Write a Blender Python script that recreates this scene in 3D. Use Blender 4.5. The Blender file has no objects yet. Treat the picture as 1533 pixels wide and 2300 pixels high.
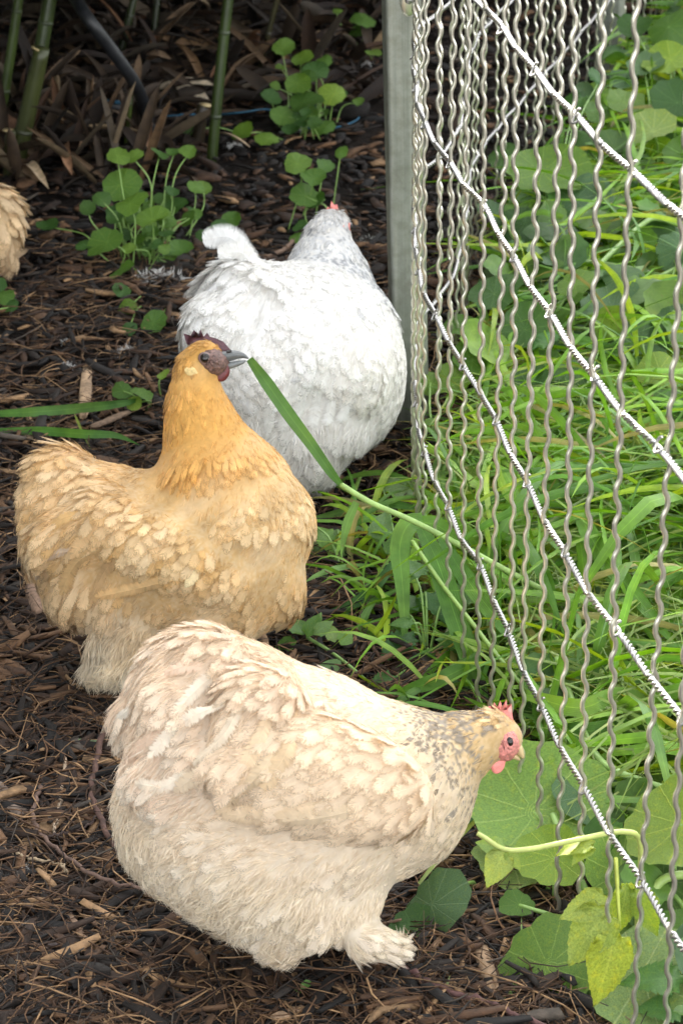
import bpy, math, random
import numpy as np
from mathutils import Matrix, Vector

rng = np.random.default_rng(11)
random.seed(5)
scene = bpy.context.scene
COL = scene.collection
PI = math.pi

# ------------------------------------------------------------------ camera
FPX, PITCH, CAMH, ROLL = 5600.0, math.radians(24.355), 1.3613, math.radians(0.886)   # focal length in photo pixels (1533 x 2300)
_F = np.array([0, math.cos(PITCH), -math.sin(PITCH)])
_U = np.array([0, math.sin(PITCH), math.cos(PITCH)])
_X = np.array([1.0, 0, 0])
_R = math.cos(ROLL) * _X - math.sin(ROLL) * _U
_V = math.sin(ROLL) * _X + math.cos(ROLL) * _U
_C = np.array([0, 0, CAMH])
cam = bpy.data.objects.new('camera', bpy.data.cameras.new('camera'))
COL.objects.link(cam)
M = Matrix.Identity(4)
for i in range(3):
    M[i][0], M[i][1], M[i][2], M[i][3] = _R[i], _V[i], -_F[i], _C[i]
cam.matrix_world = M
cam.data.sensor_fit = 'VERTICAL'
cam.data.sensor_height = 36.0
cam.data.sensor_width = 24.0
cam.data.lens = FPX / 2300 * 36.0
cam.data.clip_start, cam.data.clip_end = 0.05, 400
cam.data.dof.use_dof = True
cam.data.dof.focus_distance = 2.62
cam.data.dof.aperture_fstop = 16
scene.camera = cam

# ------------------------------------------------------------------ world, sun, exposure
SUN_AZ, SUN_EL = math.radians(-18), math.radians(38.5)      # azimuth measured from +Y, negative to the left
world = bpy.data.worlds.new('World')
scene.world = world
world.use_nodes = True
nt = world.node_tree
bg = nt.nodes['Background']
sky = nt.nodes.new('ShaderNodeTexSky')
sky.sky_type = 'NISHITA'
sky.sun_disc = False
sky.sun_elevation = SUN_EL
sky.sun_rotation = SUN_AZ
sky.air_density, sky.dust_density, sky.ozone_density = 1.0, 2.5, 1.0
hs = nt.nodes.new('ShaderNodeHueSaturation')                 # sky colour drained so the open shade comes out neutral
hs.inputs['Saturation'].default_value = 0.12
nt.links.new(sky.outputs[0], hs.inputs['Color'])
nt.links.new(hs.outputs[0], bg.inputs['Color'])
bg.inputs['Strength'].default_value = 0.12
sun = bpy.data.objects.new('sun', bpy.data.lights.new('sun', 'SUN'))
COL.objects.link(sun)
sd = Vector((math.sin(SUN_AZ) * math.cos(SUN_EL), math.cos(SUN_AZ) * math.cos(SUN_EL), math.sin(SUN_EL)))
sun.rotation_euler = sd.to_track_quat('Z', 'Y').to_euler()
sun.location = sd * 20
sun.data.energy = 5.0
sun.data.angle = math.radians(0.55)
sun.data.color = (1.0, 0.94, 0.84)
vs = scene.view_settings
vs.view_transform, vs.look, vs.gamma, vs.use_curve_mapping = 'Standard', 'None', 1, False
vs.exposure = 2.9
scene.cycles.max_bounces = 5
scene.cycles.diffuse_bounces = 3
scene.cycles.glossy_bounces = 2
scene.cycles.transmission_bounces = 4
scene.cycles.transparent_max_bounces = 32


# ------------------------------------------------------------------ helpers
def ray(x, y):
    return _F + _R * (x - 766.5) / FPX - _V * (y - 1150) / FPX

def at_z(x, y, z=0.0):                                        # point of the place seen at photo pixel (x, y), at height z
    d = ray(x, y)
    return _C + d * ((z - CAMH) / d[2])

def at_y(x, y, Y):
    d = ray(x, y)
    return _C + d * (Y / d[1])

def unit(v):
    v = np.asarray(v, float)
    return v / (np.linalg.norm(v, axis=-1, keepdims=True) + 1e-12)

def mk(name, V, F, mat=None, parent=None, smooth=True, col=None, uv=None, loc=None):
    """one mesh object. F: array (n,3|4) or list of arrays. col: per-vertex rgb. uv: per-vertex"""
    V = np.asarray(V, np.float32).reshape(-1, 3)
    if loc is not None:
        V = V - np.asarray(loc, np.float32)
    elif parent is not None:
        V = V - np.asarray(root_loc(parent), np.float32)
    Fs = [np.asarray(f, np.int32) for f in (F if isinstance(F, list) else [F]) if len(f)]
    me = bpy.data.meshes.new(name)
    me.vertices.add(len(V))
    me.vertices.foreach_set('co', V.ravel())
    loops = np.concatenate([f.ravel() for f in Fs])
    tot = np.concatenate([np.full(len(f), f.shape[1], np.int32) for f in Fs])
    start = np.concatenate([[0], np.cumsum(tot)[:-1]]).astype(np.int32)
    me.loops.add(len(loops))
    me.loops.foreach_set('vertex_index', loops)
    me.polygons.add(len(tot))
    me.polygons.foreach_set('loop_start', start)
    if smooth:
        me.polygons.foreach_set('use_smooth', np.ones(len(tot), bool))
    if col is not None:
        a = me.color_attributes.new('Col', 'FLOAT_COLOR', 'POINT')
        c = np.ones((len(V), 4), np.float32)
        c[:, :3] = col
        a.data.foreach_set('color', c.ravel())
    if uv is not None:
        l = me.uv_layers.new(name='UVMap')
        l.data.foreach_set('uv', np.asarray(uv, np.float32)[loops].ravel())
    me.update(calc_edges=True)
    me.validate()
    if mat is not None:
        me.materials.append(mat)
    o = bpy.data.objects.new(name, me)
    COL.objects.link(o)
    if parent is not None:
        o.parent = parent
    if loc is not None:
        o.location = loc
    return o

def root_loc(o):
    l = np.array(o.location[:])
    while o.parent:
        o = o.parent
        l = l + np.array(o.location[:])
    return l

def tag(o, label=None, cat=None, group=None, kind=None):
    if label: o['label'] = label
    if cat: o['category'] = cat
    if group: o['group'] = group
    if kind: o['kind'] = kind
    return o

def thing(name, loc, label, cat, group=None):
    o = bpy.data.objects.new(name, None)
    o.empty_display_size = 0.02
    COL.objects.link(o)
    o.location = [float(v) for v in loc]
    return tag(o, label, cat, group)

class MB:
    """collects pieces of one mesh"""
    def __init__(s): s.V, s.F3, s.F4, s.C, s.U, s.n = [], [], [], [], [], 0
    def add(s, V, F, col=None, uv=None):
        V = np.asarray(V, float).reshape(-1, 3)
        F = np.asarray(F, int)
        (s.F3 if F.shape[1] == 3 else s.F4).append(F + s.n)
        s.V.append(V)
        s.C.append(np.broadcast_to(np.asarray((1, 1, 1) if col is None else col, float), V.shape))
        s.U.append(np.zeros((len(V), 2)) if uv is None else np.asarray(uv, float))
        s.n += len(V)
        return s
    def build(s, name, mat, parent=None, smooth=True, loc=None):
        fs = ([np.concatenate(s.F3)] if s.F3 else []) + ([np.concatenate(s.F4)] if s.F4 else [])
        return mk(name, np.concatenate(s.V), fs, mat, parent, smooth, np.concatenate(s.C), np.concatenate(s.U), loc)

def bez(pts, n):
    """smooth curve (Catmull-Rom) through pts"""
    P = np.asarray(pts, float)
    if len(P) == 2:
        t = np.linspace(0, 1, n)[:, None]
        return P[0] * (1 - t) + P[1] * t
    Q = np.vstack([2 * P[0] - P[1], P, 2 * P[-1] - P[-2]])
    t = np.linspace(0, len(P) - 1 - 1e-9, n)
    i = t.astype(int); u = (t - i)[:, None]
    a, b, c, d = Q[i], Q[i + 1], Q[i + 2], Q[i + 3]
    return 0.5 * (2 * b + (c - a) * u + (2 * a - 5 * b + 4 * c - d) * u ** 2 + (3 * b - a - 3 * c + d) * u ** 3)

def frames(P):
    T = unit(np.gradient(P, axis=0))
    up = np.array([0, 0, 1.0]) if abs(T[0][2]) < 0.9 else np.array([1.0, 0, 0])
    N = np.zeros_like(P)
    n = unit(np.cross(np.cross(T[0], up), T[0]))
    for i in range(len(P)):
        n = unit(n - T[i] * np.dot(n, T[i]))
        N[i] = n
    return T, N, np.cross(T, N)

def tube(P, r, seg=8, squash=1.0, caps=True, up=None):
    """tube along P with radii r -> V, quads, uv"""
    P = np.asarray(P, float)
    T, N, B = frames(P)
    if up is not None:
        N = unit(np.asarray(up) - T * (T @ np.asarray(up))[:, None]); B = np.cross(T, N)
    r = np.broadcast_to(np.asarray(r, float), (len(P),))
    a = np.linspace(0, 2 * PI, seg, endpoint=False)
    V = P[:, None] + r[:, None, None] * (np.cos(a)[None, :, None] * N[:, None] + squash * np.sin(a)[None, :, None] * B[:, None])
    n = len(P)
    i, j = np.meshgrid(np.arange(n - 1), np.arange(seg), indexing='ij')
    k = (j + 1) % seg
    F = np.stack([i * seg + j, i * seg + k, (i + 1) * seg + k, (i + 1) * seg + j], -1).reshape(-1, 4)
    V = V.reshape(-1, 3)
    d = np.concatenate([[0], np.cumsum(np.linalg.norm(np.diff(P, axis=0), axis=1))])
    uv = np.stack([np.tile(a / (2 * PI), n), np.repeat(d, seg)], -1)
    if caps:
        V = np.vstack([V, P[0], P[-1]]); uv = np.vstack([uv, [0.5, 0], [0.5, d[-1]]])
        j = np.arange(seg); k = (j + 1) % seg
        c0 = np.stack([np.full(seg, n * seg), k, j, j], -1)
        c1 = np.stack([np.full(seg, n * seg + 1), (n - 1) * seg + j, (n - 1) * seg + k, (n - 1) * seg + k], -1)
        F3 = np.vstack([c0[:, :3], c1[:, :3]])
        return V, F, F3, uv
    return V, F, None, uv

def add_tube(mb, P, r, seg=8, col=None, squash=1.0, up=None):
    V, F, F3, uv = tube(P, r, seg, squash, True, up)
    n0 = mb.n
    mb.add(V, F, col, uv)
    mb.F3.append(F3 + n0)

def ellipsoid(c, ax, nu=16, nv=10):
    """c centre, ax 3x3 rows = half axes"""
    u = np.linspace(0, 2 * PI, nu, endpoint=False); v = np.linspace(0, PI, nv + 1)
    uu, vv = np.meshgrid(u, v)
    S = np.stack([np.sin(vv) * np.cos(uu), np.sin(vv) * np.sin(uu), np.cos(vv)], -1).reshape(-1, 3)
    V = np.asarray(c) + S @ np.asarray(ax)
    i, j = np.meshgrid(np.arange(nv), np.arange(nu), indexing='ij')
    k = (j + 1) % nu
    F = np.stack([i * nu + j, (i + 1) * nu + j, (i + 1) * nu + k, i * nu + k], -1).reshape(-1, 4)
    return V, F

def ribbon(P, W, side, fold=0.15, col=None, mb=None, twist=None):
    """leaf blade along P (n,3), half widths W (n,), side vectors (n,3) or (3,), V-folded: 3 vertices across"""
    P = np.asarray(P, float); n = len(P)
    T = unit(np.gradient(P, axis=0))
    S = np.broadcast_to(np.asarray(side, float), P.shape)
    S = unit(S - T * np.sum(S * T, 1, keepdims=True))
    N = np.cross(S, T)
    if twist is not None:
        c, s_ = np.cos(twist)[:, None], np.sin(twist)[:, None]
        S, N = S * c + N * s_, N * c - S * s_
    W = np.asarray(W)[:, None]
    V = np.stack([P - S * W + N * W * fold, P, P + S * W + N * W * fold], 1).reshape(-1, 3)
    i = np.arange(n - 1)[:, None]; j = np.arange(2)[None]
    F = np.stack([i * 3 + j, i * 3 + j + 1, (i + 1) * 3 + j + 1, (i + 1) * 3 + j], -1).reshape(-1, 4)
    uv = np.stack([np.tile([0, .5, 1], n), np.repeat(np.linspace(0, 1, n), 3)], -1)
    if mb is not None:
        mb.add(V, F, col, uv)
    return V, F, uv


# ------------------------------------------------------------------ materials
def newmat(name):
    m = bpy.data.materials.new(name)
    m.use_nodes = True
    nt = m.node_tree
    return m, nt, nt.nodes, nt.links, nt.nodes['Principled BSDF']

def noise(nodes, links, scale, detail=4, vec=None, rough=0.6, dist=0):
    n = nodes.new('ShaderNodeTexNoise')
    n.inputs['Scale'].default_value = scale; n.inputs['Detail'].default_value = detail
    n.inputs['Roughness'].default_value = rough; n.inputs['Distortion'].default_value = dist
    if vec is not None: links.new(vec, n.inputs['Vector'])
    return n

def ramp(nodes, links, fac, stops):
    r = nodes.new('ShaderNodeValToRGB')
    e = r.color_ramp.elements
    while len(e) < len(stops): e.new(0.5)
    for k, (p, c) in enumerate(stops):
        e[k].position = p
        e[k].color = (*c, 1) if len(c) == 3 else c
    links.new(fac, r.inputs['Fac'])
    return r

def mixc(nodes, links, a, b, fac, mode='MIX'):
    m = nodes.new('ShaderNodeMix'); m.data_type = 'RGBA'; m.blend_type = mode
    for sock, v in ((m.inputs[0], fac), (m.inputs[6], a), (m.inputs[7], b)):
        if hasattr(v, 'is_output'): links.new(v, sock)
        elif isinstance(v, (int, float)): sock.default_value = v
        else: sock.default_value = (*v, 1)
    return m.outputs[2]

def bump(nodes, links, h, strength, dist=0.002, target=None):
    b = nodes.new('ShaderNodeBump')
    b.inputs['Strength'].default_value = strength; b.inputs['Distance'].default_value = dist
    links.new(h, b.inputs['Height'])
    if target is not None: links.new(b.outputs[0], target.inputs['Normal'])
    return b

def vcol(nodes):
    a = nodes.new('ShaderNodeAttribute'); a.attribute_name = 'Col'
    return a.outputs['Color']

def math_node(nodes, links, op, a, b=None):
    m = nodes.new('ShaderNodeMath'); m.operation = op
    for k, v in ((0, a), (1, b)):
        if v is None: continue
        if hasattr(v, 'is_output'): links.new(v, m.inputs[k])
        else: m.inputs[k].default_value = v
    return m.outputs[0]

def leafy(name, tint=(1, 1, 1), transl=0.35, rough=0.45, veins='blade', spec=0.4):
    m, nt, N, L, P = newmat(name)
    c = vcol(N)
    tc = N.new('ShaderNodeTexCoord')
    n1 = noise(N, L, 35, 3, tc.outputs['Object'])
    c = mixc(N, L, c, ramp(N, L, n1.outputs[0], [(.3, (.62, .66, .55)), (.7, (1.15, 1.12, 1.1))]).outputs[0], 1.0, 'MULTIPLY')
    oi = N.new('ShaderNodeObjectInfo')
    c = mixc(N, L, c, ramp(N, L, oi.outputs['Random'], [(0, (.72, .80, .80)), (.5, (1, 1, 1)), (1, (1.3, 1.12, .95))]).outputs[0], 1.0, 'MULTIPLY')
    sp = noise(N, L, 210, 2, tc.outputs['Object'])
    c = mixc(N, L, c, (.17, .13, .045), math_node(N, L, 'MULTIPLY', ramp(N, L, sp.outputs[0], [(.70, (0, 0, 0)), (.76, (1, 1, 1))]).outputs[0], .7))
    pt = noise(N, L, 11, 2, tc.outputs['Object'])
    c = mixc(N, L, c, mixc(N, L, c, (1.45, 1.2, .8), 1.0, 'MULTIPLY'), ramp(N, L, pt.outputs[0], [(.52, (0, 0, 0)), (.7, (.8, .8, .8))]).outputs[0])
    uvn = N.new('ShaderNodeUVMap')
    sep = N.new('ShaderNodeSeparateXYZ'); L.new(uvn.outputs[0], sep.inputs[0])
    if veins == 'blade':                                  # long parallel veins, pale midrib
        w = math_node(N, L, 'SINE', math_node(N, L, 'MULTIPLY', sep.outputs[0], 62.0))
        bump(N, L, w, 0.25, 0.0006, P)
        mid = math_node(N, L, 'ABSOLUTE', math_node(N, L, 'SUBTRACT', sep.outputs[0], 0.5))
        f = ramp(N, L, mid, [(0.0, (1, 1, 1)), (0.05, (0, 0, 0))])
        c = mixc(N, L, c, mixc(N, L, c, (1.5, 1.4, 1.5), 1.0, 'MULTIPLY'), f.outputs[0])
    elif veins == 'radial':                               # uv.x = angle turns, uv.y = radius
        t = math_node(N, L, 'FRACT', math_node(N, L, 'MULTIPLY', sep.outputs[0], 9.0))
        d = math_node(N, L, 'ABSOLUTE', math_node(N, L, 'SUBTRACT', t, 0.5))
        d2 = math_node(N, L, 'MULTIPLY', d, math_node(N, L, 'ADD', sep.outputs[1], 0.06))
        f = ramp(N, L, d2, [(0.006, (1, 1, 1)), (0.032, (0, 0, 0))])
        c = mixc(N, L, c, mixc(N, L, c, (1.9, 1.55, 2.2), 1.0, 'MULTIPLY'), math_node(N, L, 'MULTIPLY', f.outputs[0], 0.75))
        bump(N, L, math_node(N, L, 'ADD', f.outputs[0], noise(N, L, 160, 3, tc.outputs['Object']).outputs[0]), 0.5, 0.0012, P)
    elif veins == 'pinnate':                              # uv.x across, uv.y along
        mid = math_node(N, L, 'ABSOLUTE', math_node(N, L, 'SUBTRACT', sep.outputs[0], 0.5))
        s = math_node(N, L, 'SUBTRACT', sep.outputs[1], math_node(N, L, 'MULTIPLY', mid, 0.7))
        t = math_node(N, L, 'FRACT', math_node(N, L, 'MULTIPLY', s, 8.0))
        d = math_node(N, L, 'ABSOLUTE', math_node(N, L, 'SUBTRACT', t, 0.5))
        f1 = ramp(N, L, d, [(0.0, (.7, .7, .7)), (0.13, (0, 0, 0))])
        f2 = ramp(N, L, mid, [(0.0, (1, 1, 1)), (0.035, (0, 0, 0))])
        f = math_node(N, L, 'MAXIMUM', f1.outputs[0], f2.outputs[0])
        c = mixc(N, L, c, mixc(N, L, c, (1.5, 1.35, 1.6), 1.0, 'MULTIPLY'), math_node(N, L, 'MULTIPLY', f, 0.6))
        bump(N, L, f, -0.5, 0.0012, P)
    L.new(c, P.inputs['Base Color'])
    P.inputs['Roughness'].default_value = rough
    P.inputs['Specular IOR Level'].default_value = spec
    tr = N.new('ShaderNodeBsdfTranslucent')
    L.new(mixc(N, L, c, (1.25, 1.15, 0.35), 1.0, 'MULTIPLY'), tr.inputs['Color'])
    mx = N.new('ShaderNodeMixShader'); mx.inputs[0].default_value = transl
    L.new(P.outputs[0], mx.inputs[1]); L.new(tr.outputs[0], mx.inputs[2])
    L.new(mx.outputs[0], N['Material Output'].inputs['Surface'])
    return m

def plain(name, col, rough=0.6, nscale=40, var=0.35, bumpv=0.3, bdist=0.002, metal=0.0, attr=False, stretch=None, spec=0.5):
    m, nt, N, L, P = newmat(name)
    tc = N.new('ShaderNodeTexCoord')
    v = tc.outputs['Object']
    if stretch:
        mp = N.new('ShaderNodeMapping'); mp.inputs['Scale'].default_value = stretch
        L.new(v, mp.inputs[0]); v = mp.outputs[0]
    n1 = noise(N, L, nscale, 5, v)
    base = vcol(N) if attr else None
    lo, hi = (1 - var,) * 3, (1 + var,) * 3
    r = ramp(N, L, n1.outputs[0], [(.3, lo), (.7, hi)])
    c = mixc(N, L, base if attr else col, r.outputs[0], 1.0, 'MULTIPLY')
    L.new(c, P.inputs['Base Color'])
    P.inputs['Roughness'].default_value = rough
    P.inputs['Metallic'].default_value = metal
    P.inputs['Specular IOR Level'].default_value = spec
    if bumpv: bump(N, L, n1.outputs[0], bumpv, bdist, P)
    return m

MAT = {}
def feather_mat():
    m, nt, N, L, P = newmat('feather')
    c = vcol(N)
    uvn = N.new('ShaderNodeUVMap')
    sep = N.new('ShaderNodeSeparateXYZ'); L.new(uvn.outputs[0], sep.inputs[0])
    mid = math_node(N, L, 'ABSOLUTE', math_node(N, L, 'SUBTRACT', sep.outputs[0], 0.5))
    s = math_node(N, L, 'ADD', sep.outputs[1], math_node(N, L, 'MULTIPLY', mid, -0.55))
    w = math_node(N, L, 'SINE', math_node(N, L, 'MULTIPLY', s, 150.0))           # barbs
    sh = ramp(N, L, mid, [(0.0, (1, 1, 1)), (0.04, (0, 0, 0))])                   # pale shaft
    tc = N.new('ShaderNodeTexCoord')
    n1 = noise(N, L, 90, 4, tc.outputs['Object'])
    c = mixc(N, L, c, ramp(N, L, n1.outputs[0], [(.3, (.88, .86, .84)), (.7, (1.06, 1.06, 1.06))]).outputs[0], 1.0, 'MULTIPLY')
    c = mixc(N, L, c, mixc(N, L, c, (1.12, 1.14, 1.18), 1.0, 'MULTIPLY'), sh.outputs[0])
    L.new(c, P.inputs['Base Color'])
    P.inputs['Roughness'].default_value = 0.72
    P.inputs['Specular IOR Level'].default_value = 0.22
    P.inputs['Sheen Weight'].default_value = 0.15
    bump(N, L, math_node(N, L, 'ADD', w, math_node(N, L, 'MULTIPLY', sh.outputs[0], 2.0)), 0.35, 0.0006, P)
    tr = N.new('ShaderNodeBsdfTranslucent'); L.new(c, tr.inputs['Color'])
    mx = N.new('ShaderNodeMixShader'); mx.inputs[0].default_value = 0.28
    L.new(P.outputs[0], mx.inputs[1]); L.new(tr.outputs[0], mx.inputs[2])
    # the vane frays out towards its edge and tip: barbs with gaps between them
    e1 = math_node(N, L, 'MULTIPLY', mid, 2.0)
    e2 = math_node(N, L, 'MULTIPLY', math_node(N, L, 'SUBTRACT', sep.outputs[1], 0.42), 1.72)
    e = math_node(N, L, 'MAXIMUM', math_node(N, L, 'POWER', e1, 1.3), e2)
    cmb = N.new('ShaderNodeCombineXYZ'); L.new(math_node(N, L, 'MULTIPLY', s, 26.0), cmb.inputs[0]); L.new(math_node(N, L, 'MULTIPLY', e1, 1.6), cmb.inputs[1])
    geo = N.new('ShaderNodeNewGeometry'); L.new(math_node(N, L, 'MULTIPLY', geo.outputs['Random Per Island'], 90.0), cmb.inputs[2])
    nb = noise(N, L, 1.0, 2, cmb.outputs[0])
    a = math_node(N, L, 'SUBTRACT', math_node(N, L, 'ADD', 1.02, math_node(N, L, 'MULTIPLY', math_node(N, L, 'SUBTRACT', nb.outputs[0], 0.5), 1.5)), e)
    al = ramp(N, L, a, [(0.0, (0, 0, 0)), (0.42, (1, 1, 1))])
    tp = N.new('ShaderNodeBsdfTransparent')
    mx2 = N.new('ShaderNodeMixShader'); L.new(al.outputs[0], mx2.inputs[0]); L.new(tp.outputs[0], mx2.inputs[1]); L.new(mx.outputs[0], mx2.inputs[2])
    L.new(mx2.outputs[0], N['Material Output'].inputs['Surface'])
    return m
MAT['feather'] = feather_mat()
MAT['skin_red'] = plain('red_skin', (.58, .22, .19), .55, 320, .5, 1.0, .002)
MAT['comb_pink'] = plain('pink_comb', (.74, .24, .21), .5, 220, .3, .6, .0012)
MAT['skin_dark'] = plain('mulberry_skin', (.15, .085, .070), .55, 300, .8, 1.0, .002)
MAT['comb_dark'] = plain('dark_comb', (.075, .025, .035), .5, 200, .5, .6, .0012)
MAT['wattle_dark'] = plain('dark_wattle', (.11, .016, .018), .45, 200, .4, .5, .001)
MAT['lobe'] = plain('ear_lobe', (.62, .46, .20), .7, 200, .3, .5, .001)
MAT['beak_slate'] = plain('slate_beak', (.13, .14, .14), .35, 80, .4, .2, .0006)
MAT['beak_horn'] = plain('horn_beak', (.55, .42, .22), .38, 80, .3, .2, .0006)
MAT['eye_dark'] = plain('dark_eye', (.012, .008, .006), .06, 50, .2, 0)
MAT['eye_ring'] = plain('eye_ring', (.16, .10, .09), .5, 200, .3, .3, .0006)
MAT['grass'] = leafy('grass_blade', veins='blade', transl=.38, rough=.42)
MAT['nast'] = leafy('nasturtium_leaf', veins='radial', transl=.40, rough=.5)
MAT['leafp'] = leafy('weed_leaf', veins='pinnate', transl=.40, rough=.5)
MAT['stem'] = plain('green_stem', (.2, .36, .07), .45, 60, .25, .2, .001, attr=True)
MAT['bark'] = plain('mulch_wood', (.2, .13, .08), .85, 120, .45, .8, .002, attr=True, stretch=(1, 1, 1))
MAT['dryleaf'] = plain('dry_leaf', (.3, .2, .12), .8, 55, .4, .5, .002, attr=True)
MAT['bamboo'] = plain('bamboo_culm', (.1, .16, .03), .4, 14, .45, .1, .001, attr=True)
MAT['hose'] = plain('black_hose', (.012, .013, .015), .45, 60, .4, .2, .001)
MAT['twine'] = plain('blue_twine', (.02, .10, .17), .7, 200, .4, .4, .001)
MAT['zinc'] = plain('galvanised_wire', (.82, .80, .68), .30, 30, .16, .12, .0008, metal=.88)
MAT['zincbright'] = plain('bright_zinc_wire', (.42, .41, .40), .40, 60, .15, .1, .0005, metal=.9)
def post_mat():
    m, nt, N, L, P = newmat('galvanised_post')
    tc = N.new('ShaderNodeTexCoord')
    mp = N.new('ShaderNodeMapping'); mp.inputs['Scale'].default_value = (60, 60, 1.2); L.new(tc.outputs['Object'], mp.inputs[0])
    st = noise(N, L, 1.0, 5, mp.outputs[0], .65)
    gr = noise(N, L, 55, 5, tc.outputs['Object'], .7)
    c = ramp(N, L, st.outputs[0], [(.3, (.17, .185, .16)), (.5, (.26, .275, .24)), (.7, (.37, .38, .33))]).outputs[0]
    c = mixc(N, L, c, ramp(N, L, gr.outputs[0], [(.38, (.85, .84, .80)), (.6, (1.05, 1.05, 1.05))]).outputs[0], 1.0, 'MULTIPLY')
    sp = noise(N, L, 24, 3, tc.outputs['Object'])
    c = mixc(N, L, c, (.10, .075, .05), math_node(N, L, 'MULTIPLY', ramp(N, L, sp.outputs[0], [(.62, (0, 0, 0)), (.72, (1, 1, 1))]).outputs[0], .22))
    L.new(c, P.inputs['Base Color'])
    P.inputs['Metallic'].default_value = .7
    P.inputs['Roughness'].default_value = .5
    bump(N, L, gr.outputs[0], .3, .001, P)
    return m
MAT['postzinc'] = post_mat()

def soil_mat():
    m, nt, N, L, P = newmat('soil')
    tc = N.new('ShaderNodeTexCoord'); v = tc.outputs['Object']
    n1, n2, n3 = noise(N, L, 5, 6, v), noise(N, L, 60, 6, v, .7), noise(N, L, 260, 4, v, .7)
    c = ramp(N, L, n2.outputs[0], [(.28, (.003, .0018, .0012)), (.5, (.010, .006, .0036)), (.72, (.032, .0195, .011))]).outputs[0]
    c = mixc(N, L, c, ramp(N, L, n1.outputs[0], [(.35, (.6, .6, .6)), (.65, (1.25, 1.2, 1.1))]).outputs[0], 1.0, 'MULTIPLY')
    L.new(c, P.inputs['Base Color'])
    P.inputs['Roughness'].default_value = .92
    P.inputs['Specular IOR Level'].default_value = .25
    h = math_node(N, L, 'ADD', n2.outputs[0], math_node(N, L, 'MULTIPLY', n3.outputs[0], .4))
    bump(N, L, h, 1.0, .012, P)
    return m
MAT['soil'] = soil_mat()

# ------------------------------------------------------------------ ground
def gh(x, y):
    """gentle unevenness of the ground"""
    return (0.006 * np.sin(x * 9.1 + 1.3) * np.sin(y * 7.7 + .4) + 0.004 * np.sin(x * 23 + y * 17) + 0.003 * np.sin(x * 41 - y * 37 + 2))

def build_ground():
    xs = np.concatenate([[-60, -25, -10, -5, -3], np.linspace(-2, 2, 161), [3, 5, 10, 25, 60]])
    ys = np.concatenate([[-40, -10, -2, 0, 1], np.linspace(1.4, 7.5, 221), [9, 12, 20, 40, 90]])
    X, Y = np.meshgrid(xs, ys, indexing='ij')
    fade = np.clip((2.4 - np.abs(X)) * 2, 0, 1) * np.clip((7.6 - Y) * 2, 0, 1) * np.clip((Y - 1.2) * 3, 0, 1)
    Z = gh(X, Y) * fade + rng.normal(0, .0022, X.shape) * fade - .004
    V = np.stack([X, Y, Z], -1).reshape(-1, 3)
    n, m = len(xs), len(ys)
    i, j = np.meshgrid(np.arange(n - 1), np.arange(m - 1), indexing='ij')
    F = np.stack([i * m + j, (i + 1) * m + j, (i + 1) * m + j + 1, i * m + j + 1], -1).reshape(-1, 4)
    o = mk('ground', V, F, MAT['soil'])
    tag(o, 'dark brown soil strewn with shredded bark mulch', kind='structure')
build_ground()

# ------------------------------------------------------------------ wire fence
FENCE = np.array([(.40, 1.28), (.30, 1.58), (.249, 1.794), (.215, 1.948), (.189, 2.107), (.168, 2.263), (.149, 2.417), (.133, 2.495), (.121, 2.576),
                  (.109, 2.655), (.100, 2.734), (.096, 2.811), (.096, 2.93), (.099, 3.06), (.108, 3.19), (.140, 3.28), (.172, 3.42), (.195, 3.64), (.226, 3.95), (.33, 4.33),
                  (.445, 4.70), (.592, 5.18), (.84, 6.0), (1.0, 6.55)])
_fp = bez(FENCE, 3000)
_fs = np.concatenate([[0], np.cumsum(np.linalg.norm(np.diff(_fp, axis=0), axis=1))])
FLEN = _fs[-1]
def fence_at(s):
    s = np.asarray(s, float)
    p = np.stack([np.interp(s, _fs, _fp[:, 0]), np.interp(s, _fs, _fp[:, 1])], -1)
    q = np.stack([np.interp(s + .01, _fs, _fp[:, 0]), np.interp(s + .01, _fs, _fp[:, 1])], -1)
    o = np.stack([np.interp(s - .01, _fs, _fp[:, 0]), np.interp(s - .01, _fs, _fp[:, 1])], -1)
    t = unit(q - o)
    return p, t, np.stack([-t[..., 1], t[..., 0]], -1)          # normal points to the hens' side (left)

def fence_x(y):
    k = _fp[:, 1]
    return np.interp(y, k, _fp[:, 0])

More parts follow.
